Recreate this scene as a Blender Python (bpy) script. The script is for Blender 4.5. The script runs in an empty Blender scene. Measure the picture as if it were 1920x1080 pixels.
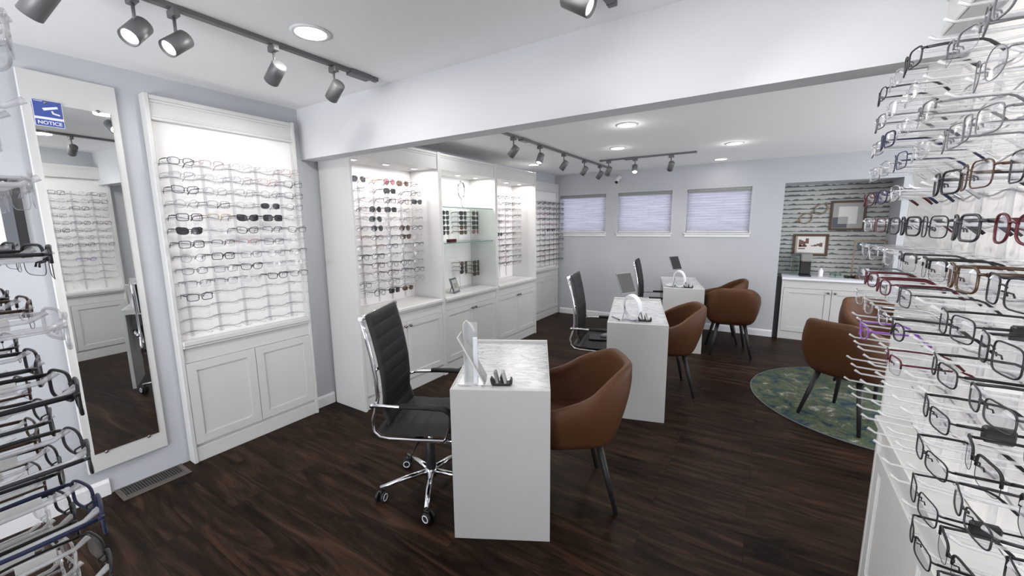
import bpy, math, random
from mathutils import Vector, Matrix
random.seed(7)
S = bpy.context.scene
COL = S.collection
PI = math.pi
rad = math.radians

# ------------------------------------------------------------------ camera
H = 1.55
FPX, YAW, PITCH, ROLL = 760.8, rad(32.37), rad(8.83), rad(-0.57)
cam_d = bpy.data.cameras.new('camera'); cam = bpy.data.objects.new('camera', cam_d); COL.objects.link(cam)
cam_d.sensor_width = 36; cam_d.lens = FPX/1920*36; cam_d.clip_start = 0.02
fw = Vector((-math.sin(YAW)*math.cos(PITCH), math.cos(YAW)*math.cos(PITCH), -math.sin(PITCH)))
rt = Vector((math.cos(YAW), math.sin(YAW), 0)); up = rt.cross(fw)
c_, s_ = math.cos(ROLL), math.sin(ROLL)
r2 = rt*c_ + up*s_; u2 = up*c_ - rt*s_
m = Matrix.Identity(4)
for i in range(3):
    m[i][0], m[i][1], m[i][2] = r2[i], u2[i], -fw[i]
m[2][3] = H
cam.matrix_world = m
S.camera = cam

# ------------------------------------------------------------------ world, exposure
W = bpy.data.worlds.new('world'); S.world = W; W.use_nodes = True
W.node_tree.nodes['Background'].inputs[0].default_value = (0.84, 0.84, 1.0, 1)
W.node_tree.nodes['Background'].inputs[1].default_value = 2.3
vs = S.view_settings
vs.view_transform = 'Standard'; vs.look = 'None'; vs.gamma = 1.0; vs.use_curve_mapping = False
vs.exposure = 0.0
try:
    S.cycles.transparent_max_bounces = 24
    S.cycles.max_bounces = 10
    S.cycles.sample_clamp_indirect = 4
except Exception:
    pass

# ------------------------------------------------------------------ lights of the room and added fills
def lamp(kind, name, loc, power, color=(1, 1, 1), size=0.1, aim=None, spot=70, blend=0.6, sy=None, shape=None):
    d = bpy.data.lights.new(name, kind); d.energy = power; d.color = color
    if kind == 'AREA':
        d.size = size
        if shape: d.shape = shape
        if sy: d.shape = 'RECTANGLE'; d.size_y = sy
    elif kind == 'SPOT':
        d.spot_size = rad(spot); d.spot_blend = blend; d.shadow_soft_size = size
    else:
        d.shadow_soft_size = size
    o = bpy.data.objects.new(name, d); COL.objects.link(o); o.location = loc
    dirv = Vector(aim) - Vector(loc) if aim is not None else Vector((0, 0, -1))
    o.rotation_euler = dirv.to_track_quat('-Z', 'Y').to_euler()
    return o

CEIL_F, CEIL_R = 2.455, 2.375
WHT = (1.0, 0.97, 0.93)
# recessed downlights: (x, y, ceiling)
DOWN = [(-1.90, 1.25, CEIL_F), (-0.55, 1.25, CEIL_F), (-1.9, -0.6, CEIL_F), (-0.55, -0.6, CEIL_F),
        (-1.09, 3.55, CEIL_R), (-1.49, 4.55, CEIL_R), (-0.39, 5.00, CEIL_R), (-2.50, 3.12, CEIL_R), (-2.84, 5.08, CEIL_R),
        (-0.62, 6.10, CEIL_R), (1.4, 4.2, CEIL_R), (2.4, 5.4, CEIL_R), (1.4, 3.0, CEIL_R)]
DPOW = [7, 5, 5, 4, 9, 5, 9, 1.5, 3, 0.6, 8, 8, 8]
for (x, y, z), w_ in zip(DOWN, DPOW):
    lamp('AREA', 'downlight_lamp', (x, y, z-0.02), w_, WHT, 0.13, shape='DISK')
    if y > 2: lamp('POINT', 'downlight_ceiling_fill', (x, y, z-0.06), w_*0.09, WHT, 0.03)  # extra bodiless light under rear downlights, added to brighten the ceiling
# added fill lights outside the view: one from behind, two uplights for the ceilings
lamp('AREA', 'back_fill', (-0.9, -2.55, 1.35), 9, (0.90, 0.95, 1.0), 3.6, aim=(-0.9, 2, 1.75), sy=2.0)
lamp('AREA', 'front_ceiling_fill', (-0.9, -2.5, 0.75), 155, (0.98, 0.99, 1.0), 3.6, aim=(-0.9, -0.9, 3.2), sy=0.8)
lamp('AREA', 'rear_ceiling_fill', (3.2, 4.2, 0.9), 88, (0.98, 0.99, 1.0), 2.6, aim=(1.6, 4.2, 3.2), sy=0.7)

# ------------------------------------------------------------------ materials
def nt(name):
    mt = bpy.data.materials.new(name); mt.use_nodes = True
    t = mt.node_tree; return mt, t, t.nodes['Principled BSDF'], t.nodes, t.links
def pmat(name, col, rough=0.5, metal=0.0, coat=0.0, spec=0.5, bump=0.0, bscale=300, var=0.0, vscale=8):
    mt, t, p, N, L = nt(name)
    p.inputs['Base Color'].default_value = (*col, 1); p.inputs['Roughness'].default_value = rough
    p.inputs['Metallic'].default_value = metal; p.inputs['Specular IOR Level'].default_value = spec
    if coat: p.inputs['Coat Weight'].default_value = coat
    tc = N.new('ShaderNodeTexCoord')
    if var or not bump:
        n = N.new('ShaderNodeTexNoise'); n.inputs['Scale'].default_value = vscale; n.inputs['Detail'].default_value = 4
        L.new(tc.outputs['Object'], n.inputs['Vector'])
        mx = N.new('ShaderNodeMix'); mx.data_type = 'RGBA'
        v = max(var, 0.02)
        mx.inputs[6].default_value = (*[c*(1-v) for c in col], 1); mx.inputs[7].default_value = (*[min(1, c*(1+v)) for c in col], 1)
        L.new(n.outputs['Fac'], mx.inputs[0]); L.new(mx.outputs[2], p.inputs['Base Color'])
    if bump:
        n2 = N.new('ShaderNodeTexNoise'); n2.inputs['Scale'].default_value = bscale; n2.inputs['Detail'].default_value = 3
        L.new(tc.outputs['Object'], n2.inputs['Vector'])
        b = N.new('ShaderNodeBump'); b.inputs['Strength'].default_value = bump; b.inputs['Distance'].default_value = 0.002
        L.new(n2.outputs['Fac'], b.inputs['Height']); L.new(b.outputs['Normal'], p.inputs['Normal'])
    return mt
def clearmat(name, tint, gloss=0.12, rough=0.03, gcol=(1, 1, 1), edge=0.6, milk=0.0):
    mt = bpy.data.materials.new(name); mt.use_nodes = True
    t = mt.node_tree; N, L = t.nodes, t.links
    for n in list(N): N.remove(n)
    out = N.new('ShaderNodeOutputMaterial'); mix = N.new('ShaderNodeMixShader')
    tr = N.new('ShaderNodeBsdfTransparent'); gl = N.new('ShaderNodeBsdfGlossy')
    tr.inputs[0].default_value = (*tint, 1); gl.inputs[0].default_value = (*gcol, 1); gl.inputs['Roughness'].default_value = rough
    lw = N.new('ShaderNodeLayerWeight'); lw.inputs[0].default_value = 0.35
    ma = N.new('ShaderNodeMath'); ma.operation = 'MULTIPLY_ADD'; ma.use_clamp = True
    ma.inputs[1].default_value = edge; ma.inputs[2].default_value = gloss
    L.new(lw.outputs['Facing'], ma.inputs[0]); L.new(ma.outputs[0], mix.inputs[0])
    src = tr.outputs[0]
    if milk:
        df = N.new('ShaderNodeBsdfDiffuse'); df.inputs[0].default_value = (0.9, 0.9, 0.9, 1)
        m2 = N.new('ShaderNodeMixShader'); m2.inputs[0].default_value = milk
        L.new(tr.outputs[0], m2.inputs[1]); L.new(df.outputs[0], m2.inputs[2]); src = m2.outputs[0]
    L.new(src, mix.inputs[1]); L.new(gl.outputs[0], mix.inputs[2]); L.new(mix.outputs[0], out.inputs[0])
    return mt
def emis(name, col, st):
    mt = bpy.data.materials.new(name); mt.use_nodes = True
    t = mt.node_tree; N, L = t.nodes, t.links
    p = N['Principled BSDF']; p.inputs['Emission Color'].default_value = (*col, 1); p.inputs['Emission Strength'].default_value = st
    p.inputs['Base Color'].default_value = (*col, 1)
    return mt

M = {}
M['white'] = pmat('white_lacquer', (0.62, 0.62, 0.61), 0.42, var=0.015)
M['panel'] = pmat('white_display_board', (0.83, 0.82, 0.81), 0.5, var=0.015)
M['desk'] = pmat('white_desk_laminate', (0.56, 0.56, 0.55), 0.35, bump=0.12, bscale=900, var=0.02)
M['ceiling'] = pmat('ceiling_paint', (0.90, 0.90, 0.90), 0.9, bump=0.1, bscale=120)
M['wall'] = pmat('blue_grey_wall_paint', (0.49, 0.51, 0.54), 0.75, bump=0.15, bscale=220, var=0.02)
M['beamp'] = pmat('pale_beam_paint', (0.66, 0.675, 0.69), 0.8, bump=0.12, bscale=220)
M['trim'] = pmat('white_trim_paint', (0.78, 0.79, 0.80), 0.4, var=0.02)
M['black'] = pmat('black_plastic', (0.016, 0.016, 0.018), 0.45)
M['track'] = pmat('grey_track_metal', (0.16, 0.16, 0.165), 0.45, metal=0.3)
M['chrome'] = pmat('polished_chrome', (0.78, 0.78, 0.80), 0.12, metal=1.0)
M['nickel'] = pmat('dark_nickel', (0.25, 0.24, 0.23), 0.28, metal=1.0)
M['leather'] = pmat('black_leather', (0.014, 0.014, 0.016), 0.55, spec=0.3, bump=0.25, bscale=500)
M['tan'] = pmat('tan_leather', (0.092, 0.038, 0.017), 0.50, bump=0.2, bscale=420, var=0.10, vscale=5, spec=0.25)
M['legblk'] = pmat('black_wood_leg', (0.018, 0.017, 0.017), 0.5)
M['darkgap'] = pmat('dark_door_and_shade', (0.02, 0.02, 0.022), 0.7)  # near-black of the door; also paints shade into the niche gap
M['walnut'] = pmat('walnut_picture_frame', (0.085, 0.040, 0.024), 0.45, var=0.25, vscale=20)
M['paper'] = pmat('white_paper', (0.78, 0.77, 0.74), 0.8)
M['matbd'] = pmat('grey_mat_board', (0.42, 0.43, 0.41), 0.85)
M['slate'] = pmat('slate_print', (0.12, 0.13, 0.15), 0.8)
M['sepia'] = pmat('sepia_ink', (0.18, 0.10, 0.08), 0.8)
M['pewter'] = pmat('pewter_grey', (0.25, 0.25, 0.25), 0.5)
M['ventm'] = pmat('taupe_vent_metal', (0.13, 0.112, 0.098), 0.5, metal=0.4)
M['gold'] = pmat('antique_gold', (0.32, 0.25, 0.17), 0.5, metal=0.5)
M['navy'] = pmat('navy_sign_ink', (0.05, 0.09, 0.36), 0.5)
M['signw'] = pmat('sign_white', (0.85, 0.87, 0.92), 0.5)
M['screen'] = pmat('dark_tablet_screen', (0.02, 0.02, 0.022), 0.35)
M['beige'] = pmat('beige_plastic', (0.42, 0.37, 0.30), 0.5)
M['mirror'] = pmat('mirror_silver', (0.82, 0.84, 0.84), 0.01, metal=1.0)
M['cam'] = pmat('camera_white', (0.7, 0.7, 0.7), 0.4)
M['acrylic'] = clearmat('clear_acrylic', (0.90, 0.90, 0.91), 0.02, 0.25, edge=0.25, milk=0.10)
M['acrylic_near'] = clearmat('clear_acrylic_thick', (0.91, 0.92, 0.93), 0.04, 0.18, edge=0.35, milk=0.30)
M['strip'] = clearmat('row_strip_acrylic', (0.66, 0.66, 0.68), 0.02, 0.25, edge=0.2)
M['glass'] = clearmat('shelf_glass', (0.86, 0.93, 0.90), 0.10, 0.02, edge=0.5)
M['glassedge'] = pmat('green_glass_edge', (0.12, 0.20, 0.18), 0.2)
M['winglass'] = clearmat('window_pane', (0.95, 0.95, 0.96), 0.05, 0.02, edge=0.4)
M['lens'] = clearmat('demo_lens', (0.93, 0.93, 0.95), 0.015, 0.14, edge=0.22)
M['lens_dark'] = clearmat('grey_sun_lens', (0.06, 0.06, 0.07), 0.04, 0.15, edge=0.2)
M['lens_brown'] = clearmat('brown_sun_lens', (0.16, 0.09, 0.06), 0.04, 0.15, edge=0.2)
M['lens_rose'] = clearmat('rose_sun_lens', (0.45, 0.20, 0.24), 0.04, 0.15, edge=0.2)
M['lens_green'] = clearmat('green_sun_lens', (0.07, 0.10, 0.07), 0.04, 0.15, edge=0.2)
M['bulb'] = emis('lit_lamp_glass', (1.0, 0.97, 0.93), 9)
M['bulb_soft'] = emis('lit_cabinet_lamp', (1.0, 0.96, 0.92), 7)

def floor_mat():
    mt, t, p, N, L = nt('dark_wood_planks')
    tc = N.new('ShaderNodeTexCoord')
    mp = N.new('ShaderNodeMapping'); L.new(tc.outputs['Object'], mp.inputs[0])
    br = N.new('ShaderNodeTexBrick'); L.new(mp.outputs[0], br.inputs['Vector'])
    br.offset = 0.37; br.offset_frequency = 2
    br.inputs['Color1'].default_value = (0.2, 0.2, 0.2, 1); br.inputs['Color2'].default_value = (0.8, 0.8, 0.8, 1); br.inputs['Mortar'].default_value = (0, 0, 0, 1)
    br.inputs['Scale'].default_value = 1.0; br.inputs['Mortar Size'].default_value = 0.0012; br.inputs['Brick Width'].default_value = 1.22; br.inputs['Row Height'].default_value = 0.178
    br.inputs['Bias'].default_value = 0.0; br.inputs['Mortar Smooth'].default_value = 0.2
    # grain runs along the planks, offset per plank
    ad = N.new('ShaderNodeVectorMath'); ad.operation = 'ADD'
    sc = N.new('ShaderNodeVectorMath'); sc.operation = 'SCALE'; sc.inputs['Scale'].default_value = 7.0
    L.new(br.outputs['Color'], sc.inputs[0]); L.new(tc.outputs['Object'], ad.inputs[0]); L.new(sc.outputs[0], ad.inputs[1])
    m2 = N.new('ShaderNodeMapping'); m2.inputs['Scale'].default_value = (0.75, 6, 1); L.new(ad.outputs[0], m2.inputs[0])
    n = N.new('ShaderNodeTexNoise'); n.inputs['Scale'].default_value = 2.0; n.inputs['Detail'].default_value = 10; n.inputs['Roughness'].default_value = 0.66; n.inputs['Distortion'].default_value = 1.5
    L.new(m2.outputs[0], n.inputs['Vector'])
    cr = N.new('ShaderNodeValToRGB'); L.new(n.outputs['Fac'], cr.inputs[0])
    e = cr.color_ramp.elements
    e[0].position = 0.32; e[0].color = (0.0055, 0.0032, 0.0022, 1); e[1].position = 0.70; e[1].color = (0.075, 0.040, 0.024, 1)
    k = cr.color_ramp.elements.new(0.50); k.color = (0.026, 0.0142, 0.0088, 1)
    mx = N.new('ShaderNodeMix'); mx.data_type = 'RGBA'; mx.blend_type = 'MULTIPLY'; mx.inputs[0].default_value = 1
    c2 = N.new('ShaderNodeValToRGB'); L.new(br.outputs['Color'], c2.inputs[0])
    c2.color_ramp.elements[0].color = (0.15, 0.15, 0.15, 1); c2.color_ramp.elements[1].color = (1, 1, 1, 1)
    c2.color_ramp.elements[0].position = 0.0
    g = c2.color_ramp.elements.new(0.12); g.color = (0.66, 0.66, 0.66, 1)
    L.new(cr.outputs[0], mx.inputs[6]); L.new(c2.outputs[0], mx.inputs[7]); L.new(mx.outputs[2], p.inputs['Base Color'])
    p.inputs['Roughness'].default_value = 0.44; p.inputs['Specular IOR Level'].default_value = 0.06
    b = N.new('ShaderNodeBump'); b.inputs['Strength'].default_value = 0.25; b.inputs['Distance'].default_value = 0.002
    L.new(n.outputs['Fac'], b.inputs['Height']); L.new(b.outputs['Normal'], p.inputs['Normal'])
    return mt
M['floor'] = floor_mat()
def marble_mat():
    mt, t, p, N, L = nt('white_marble')
    tc = N.new('ShaderNodeTexCoord')
    mp = N.new('ShaderNodeMapping'); mp.inputs['Rotation'].default_value = (0, 0, 0.7); mp.inputs['Scale'].default_value = (3, 8, 3)
    L.new(tc.outputs['Object'], mp.inputs[0])
    n = N.new('ShaderNodeTexNoise'); n.inputs['Scale'].default_value = 1.6; n.inputs['Detail'].default_value = 10; n.inputs['Distortion'].default_value = 1.6; n.inputs['Roughness'].default_value = 0.6
    L.new(mp.outputs[0], n.inputs['Vector'])
    cr = N.new('ShaderNodeValToRGB'); L.new(n.outputs['Fac'], cr.inputs[0])
    e = cr.color_ramp.elements
    e[0].position = 0.36; e[0].color = (0.62, 0.63, 0.64, 1); e[1].position = 0.62; e[1].color = (0.66, 0.67, 0.67, 1)
    a = e.new(0.47); a.color = (0.56, 0.57, 0.59, 1)
    a = e.new(0.50); a.color = (0.30, 0.32, 0.35, 1)
    a = e.new(0.53); a.color = (0.60, 0.61, 0.62, 1)
    L.new(cr.outputs[0], p.inputs['Base Color']); p.inputs['Roughness'].default_value = 0.22
    return mt
M['marble'] = marble_mat()
def rug_mat():
    mt, t, p, N, L = nt('green_abstract_rug')
    tc = N.new('ShaderNodeTexCoord')
    n = N.new('ShaderNodeTexNoise'); n.inputs['Scale'].default_value = 7.5; n.inputs['Detail'].default_value = 13; n.inputs['Roughness'].default_value = 0.72; n.inputs['Distortion'].default_value = 0.6
    L.new(tc.outputs['Object'], n.inputs['Vector'])
    cr = N.new('ShaderNodeValToRGB'); L.new(n.outputs['Fac'], cr.inputs[0])
    e = cr.color_ramp.elements
    e[0].position = 0.39; e[0].color = (0.010, 0.022, 0.045, 1); e[1].position = 0.64; e[1].color = (0.34, 0.34, 0.29, 1)
    for q, c in ((0.44, (0.028, 0.06, 0.06)), (0.48, (0.045, 0.075, 0.045)), (0.52, (0.09, 0.10, 0.045)), (0.55, (0.055, 0.075, 0.055)), (0.60, (0.17, 0.18, 0.14))):
        a = e.new(q); a.color = (*c, 1)
    n2 = N.new('ShaderNodeTexNoise'); n2.inputs['Scale'].default_value = 60; n2.inputs['Detail'].default_value = 4
    L.new(tc.outputs['Object'], n2.inputs['Vector'])
    mx = N.new('ShaderNodeMix'); mx.data_type = 'RGBA'; mx.blend_type = 'OVERLAY'; mx.inputs[0].default_value = 0.55
    L.new(cr.outputs[0], mx.inputs[6]); L.new(n2.outputs['Fac'], mx.inputs[7]); L.new(mx.outputs[2], p.inputs['Base Color'])
    p.inputs['Roughness'].default_value = 0.95
    b = N.new('ShaderNodeBump'); b.inputs['Strength'].default_value = 0.6; b.inputs['Distance'].default_value = 0.004
    L.new(n2.outputs['Fac'], b.inputs['Height']); L.new(b.outputs['Normal'], p.inputs['Normal'])
    return mt
M['rug'] = rug_mat()
def wallpaper_mat():
    mt, t, p, N, L = nt('brush_stroke_wallpaper')
    tc = N.new('ShaderNodeTexCoord'); sx = N.new('ShaderNodeSeparateXYZ'); L.new(tc.outputs['Object'], sx.inputs[0])
    def mth(op, a, b=None, c=None):
        q = N.new('ShaderNodeMath'); q.operation = op
        for i, v in enumerate((a, b, c)):
            if v is None: continue
            if isinstance(v, (int, float)): q.inputs[i].default_value = v
            else: L.new(v, q.inputs[i])
        return q.outputs[0]
    zr = mth('MULTIPLY', sx.outputs['Z'], 1/0.061)
    row = mth('FLOOR', zr); fr = mth('FRACT', zr)
    cx = N.new('ShaderNodeCombineXYZ'); L.new(mth('MULTIPLY', sx.outputs['X'], 15.0), cx.inputs[0]); L.new(mth('MULTIPLY', row, 7.31), cx.inputs[1])
    n = N.new('ShaderNodeTexNoise'); n.inputs['Scale'].default_value = 1.0; n.inputs['Detail'].default_value = 2; L.new(cx.outputs[0], n.inputs['Vector'])
    cx2 = N.new('ShaderNodeCombineXYZ'); L.new(mth('MULTIPLY', sx.outputs['X'], 5.0), cx2.inputs[0]); L.new(mth('MULTIPLY', row, 3.17), cx2.inputs[1])
    n2 = N.new('ShaderNodeTexNoise'); n2.inputs['Scale'].default_value = 1.0; L.new(cx2.outputs[0], n2.inputs['Vector'])
    top = mth('MULTIPLY_ADD', n.outputs['Fac'], 1.15, -0.12)     # stroke top edge
    bot = mth('MULTIPLY_ADD', n2.outputs['Fac'], 0.16, 0.10)
    a = mth('LESS_THAN', fr, top); b = mth('GREATER_THAN', fr, bot)
    mask = mth('MULTIPLY', a, b)
    mx = N.new('ShaderNodeMix'); mx.data_type = 'RGBA'; L.new(mask, mx.inputs[0])
    mx.inputs[6].default_value = (0.50, 0.52, 0.49, 1); mx.inputs[7].default_value = (0.13, 0.14, 0.145, 1)
    L.new(mx.outputs[2], p.inputs['Base Color']); p.inputs['Roughness'].default_value = 0.8
    return mt
M['wallpaper'] = wallpaper_mat()
def blind_mat():
    mt = bpy.data.materials.new('pleated_blind_cloth'); mt.use_nodes = True
    t = mt.node_tree; N, L = t.nodes, t.links
    for n in list(N): N.remove(n)
    out = N.new('ShaderNodeOutputMaterial'); mix = N.new('ShaderNodeMixShader'); mix.inputs[0].default_value = 0.55
    d = N.new('ShaderNodeBsdfDiffuse'); tr = N.new('ShaderNodeBsdfTranslucent')
    tc = N.new('ShaderNodeTexCoord'); mp = N.new('ShaderNodeMapping'); mp.inputs['Scale'].default_value = (1.5, 1, 34); L.new(tc.outputs['Object'], mp.inputs[0])
    n = N.new('ShaderNodeTexNoise'); n.inputs['Scale'].default_value = 1.5; n.inputs['Detail'].default_value = 5; L.new(mp.outputs[0], n.inputs['Vector'])
    cr = N.new('ShaderNodeValToRGB'); L.new(n.outputs['Fac'], cr.inputs[0])
    cr.color_ramp.elements[0].position = 0.35; cr.color_ramp.elements[0].color = (0.50, 0.51, 0.56, 1)
    cr.color_ramp.elements[1].position = 0.72; cr.color_ramp.elements[1].color = (0.66, 0.67, 0.71, 1)
    L.new(cr.outputs[0], d.inputs[0]); L.new(cr.outputs[0], tr.inputs[0])
    L.new(d.outputs[0], mix.inputs[1]); L.new(tr.outputs[0], mix.inputs[2]); L.new(mix.outputs[0], out.inputs[0])
    return mt
M['blind'] = blind_mat()

# ------------------------------------------------------------------ mesh builder
class MB:
    def __init__(s): s.v = []; s.f = []; s.m = []; s.cur = 0; s.sm = []; s.smooth = False
    def face(s, idx): s.f.append(tuple(idx)); s.m.append(s.cur); s.sm.append(s.smooth)
    def box(s, x0, x1, y0, y1, z0, z1, bev=0.0):
        if bev <= 0:
            b = len(s.v)
            for z in (z0, z1):
                for x, y in ((x0, y0), (x1, y0), (x1, y1), (x0, y1)): s.v.append((x, y, z))
            for q in ((0, 3, 2, 1), (4, 5, 6, 7), (0, 1, 5, 4), (1, 2, 6, 5), (2, 3, 7, 6), (3, 0, 4, 7)): s.face([b+i for i in q])
        else:
            # chamfered box: 24 verts
            e = min(bev, abs(x1-x0)/2.01, abs(y1-y0)/2.01, abs(z1-z0)/2.01)
            b = len(s.v); ids = {}
            for sx in (0, 1):
                for sy in (0, 1):
                    for sz in (0, 1):
                        X = (x0, x1)[sx]; Y = (y0, y1)[sy]; Z = (z0, z1)[sz]
                        dx = e if sx == 0 else -e; dy = e if sy == 0 else -e; dz = e if sz == 0 else -e
                        for ax, p in (('x', (X, Y+dy, Z+dz)), ('y', (X+dx, Y, Z+dz)), ('z', (X+dx, Y+dy, Z))):
                            ids[(sx, sy, sz, ax)] = len(s.v); s.v.append(p)
            g = lambda *k: ids[k]
            s.face([g(0,0,0,'x'), g(0,0,1,'x'), g(0,1,1,'x'), g(0,1,0,'x')]); s.face([g(1,0,0,'x'), g(1,1,0,'x'), g(1,1,1,'x'), g(1,0,1,'x')])
            s.face([g(0,0,0,'y'), g(1,0,0,'y'), g(1,0,1,'y'), g(0,0,1,'y')]); s.face([g(0,1,0,'y'), g(0,1,1,'y'), g(1,1,1,'y'), g(1,1,0,'y')])
            s.face([g(0,0,0,'z'), g(0,1,0,'z'), g(1,1,0,'z'), g(1,0,0,'z')]); s.face([g(0,0,1,'z'), g(1,0,1,'z'), g(1,1,1,'z'), g(0,1,1,'z')])
            for a in (0, 1):
                for c in (0, 1):
                    s.face([g(a,c,0,'x'), g(a,c,1,'x'), g(a,c,1,'y'), g(a,c,0,'y')])
                    s.face([g(a,0,c,'x'), g(a,1,c,'x'), g(a,1,c,'z'), g(a,0,c,'z')])
                    s.face([g(0,a,c,'y'), g(1,a,c,'y'), g(1,a,c,'z'), g(0,a,c,'z')])
            for a in (0, 1):
                for c in (0, 1):
                    for d in (0, 1): s.face([g(a,c,d,'x'), g(a,c,d,'y'), g(a,c,d,'z')])
        return s
    def tube(s, pts, r, n=8, closed=False, cap=True, flat=None):
        """sweep a circle (or ellipse: flat=(ra, rb) with rb along world z) along pts; r may be a list"""
        pts = [Vector(p) for p in pts]; k = len(pts); b = len(s.v)
        rs = r if isinstance(r, (list, tuple)) else [r]*k
        T = []
        for i in range(k):
            if closed: t = pts[(i+1) % k]-pts[i-1]
            else: t = pts[min(i+1, k-1)]-pts[max(i-1, 0)]
            T.append(t.normalized() if t.length > 1e-9 else Vector((0, 0, 1)))
        ref = Vector((0, 0, 1)) if abs(T[0].z) < 0.9 else Vector((0, 1, 0))
        u = (ref-T[0]*ref.dot(T[0])).normalized()
        for i in range(k):
            u = u-T[i]*u.dot(T[i])
            if u.length < 1e-6:
                u = T[i].orthogonal()
            u.normalize()
            w = T[i].cross(u)
            for j in range(n):
                a = 2*PI*j/n
                ra, rb = (flat[0]*rs[i], flat[1]*rs[i]) if flat else (rs[i], rs[i])
                s.v.append(tuple(pts[i]+u*(math.sin(a)*rb)+w*(math.cos(a)*ra)))
        sm = s.smooth; s.smooth = True
        for i in range(k if closed else k-1):
            i2 = (i+1) % k
            for j in range(n):
                j2 = (j+1) % n
                s.face([b+i*n+j, b+i*n+j2, b+i2*n+j2, b+i2*n+j])
        s.smooth = sm
        if cap and not closed:
            s.face([b+j for j in range(n)][::-1]); s.face([b+(k-1)*n+j for j in range(n)])
        return s
    def cyl(s, p0, p1, r, n=20, r1=None):
        return s.tube([p0, p1], [r, r if r1 is None else r1], n)
    def lathe(s, prof, c=(0, 0, 0), n=24, close=False):
        b = len(s.v)
        for r, z in prof:
            for j in range(n):
                a = 2*PI*j/n; s.v.append((c[0]+r*math.cos(a), c[1]+r*math.sin(a), c[2]+z))
        sm = s.smooth; s.smooth = True
        for i in range(len(prof)-1):
            for j in range(n):
                j2 = (j+1) % n; s.face([b+i*n+j, b+i*n+j2, b+(i+1)*n+j2, b+(i+1)*n+j])
        s.smooth = sm
        s.face([b+j for j in range(n)][::-1]); s.face([b+(len(prof)-1)*n+j for j in range(n)])
        return s
    def prism(s, poly, z0, z1, axis='z'):
        b = len(s.v); n = len(poly)
        for h in (z0, z1):
            for p, q in poly:
                s.v.append({'z': (p, q, h), 'y': (p, h, q), 'x': (h, p, q)}[axis])
        s.face(list(range(b, b+n))[::-1]); s.face(list(range(b+n, b+2*n)))
        for i in range(n):
            j = (i+1) % n; s.face([b+i, b+j, b+n+j, b+n+i])
        return s
    def xf(s, mat, start=0):
        for i in range(start, len(s.v)): s.v[i] = tuple(mat @ Vector(s.v[i]))
        return s
    def mesh(s, name):
        me = bpy.data.meshes.new(name); me.from_pydata(s.v, [], s.f)
        for i, p in enumerate(me.polygons): p.material_index = s.m[i]; p.use_smooth = s.sm[i]
        me.update()
        import bmesh
        bm = bmesh.new(); bm.from_mesh(me); bmesh.ops.recalc_face_normals(bm, faces=bm.faces); bm.to_mesh(me); bm.free()
        return me
    def build(s, name, mats, parent=None, loc=None, rz=None):
        me = s.mesh(name)
        for mt in (mats if isinstance(mats, (list, tuple)) else [mats]): me.materials.append(M[mt] if isinstance(mt, str) else mt)
        o = bpy.data.objects.new(name, me); COL.objects.link(o)
        if parent is not None: o.parent = parent
        if loc is not None: o.location = loc
        if rz is not None: o.rotation_euler = (0, 0, rz)
        return o

def tag(o, label=None, cat=None, group=None, kind=None):
    if label: o['label'] = label
    if cat: o['category'] = cat
    if group: o['group'] = group
    if kind: o['kind'] = kind
    return o
def thing(name, label, cat, loc=(0, 0, 0), rz=0.0, group=None):
    o = bpy.data.objects.new(name, None); COL.objects.link(o); o.empty_display_size = 0.05
    o.location = loc; o.rotation_euler = (0, 0, rz); return tag(o, label, cat, group)
KIDS = {}
def kids(o): return [c for c in bpy.data.objects if c.parent == o]
def copy_tree(o, parent=None, cache={}):
    c = o.copy(); COL.objects.link(c)
    if parent is not None: c.parent = parent
    if o.name not in cache: cache[o.name] = [k for k in kids(o)]
    for ch in cache[o.name]: copy_tree(ch, c)
    return c
def struct(name, mb, mats):
    return tag(mb.build(name, mats), kind='structure')

# ------------------------------------------------------------------ room shell
XL, YF, YB, XR = -3.20, 6.45, -2.70, 3.30
RW = 0.535                                    # wall behind the right display
struct('floor', MB().box(XL-0.1, XR+0.1, YB-0.1, 7.1, -0.06, 0.0), 'floor')
struct('ceiling', MB().box(XL-0.1, XR+0.1, YB-0.1, 1.95, CEIL_F, CEIL_F+0.08), 'ceiling')
struct('ceiling_rear', MB().box(XL-0.1, XR+0.1, 1.95, 7.1, CEIL_R, CEIL_F+0.12), 'ceiling')
BY0, BY1, BZ = 1.93, 2.05, 2.075
struct('trim_1', MB().box(XL, XR, BY0, BY1, BZ, CEIL_F), 'beamp')
struct('wall_left', MB().box(XL-0.12, XL, YB-0.1, YF+0.1, 0, CEIL_F), 'wall')
# far wall with three window openings, niche and doorway
WINS = [(-3.09, -2.285), (-2.083, -1.272), (-1.062, -0.254)]
WZ0, WZ1 = 1.413, 2.030
NX0, NX1, NZ = 0.115, 1.250, 2.050
DX0, DX1, DZ = 1.345, 2.20, 1.90
w = MB(); wt = 0.14
def wseg(x0, x1, z0, z1): w.box(x0, x1, YF, YF+wt, z0, z1)
xs = XL-0.1
wseg(XL-0.1, NX0, 0, WZ0); wseg(XL-0.1, NX0, WZ1, CEIL_R)
px = XL-0.1
for a, b in WINS: wseg(px, a, WZ0, WZ1); px = b
wseg(px, NX0, WZ0, WZ1)
wseg(NX0, NX1, NZ, CEIL_R); wseg(NX1, DX0, 0, CEIL_R); wseg(DX0, DX1, DZ, CEIL_R); wseg(DX1, XR+0.1, 0, CEIL_R)
struct('wall_far', w, 'wall')
NB = 6.98
struct('wall_niche_back', MB().box(NX0-0.05, NX1+0.05, NB, NB+0.06, 0, NZ+0.05), 'wallpaper')
struct('wall_niche_sides', MB().box(NX0-0.06, NX0, YF+wt, NB, 0, NZ+0.05).box(NX1, NX1+0.06, YF+wt, NB, 0, NZ+0.05).box(NX0, NX1, YF+wt, NB, NZ, NZ+0.06), 'wall')
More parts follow.
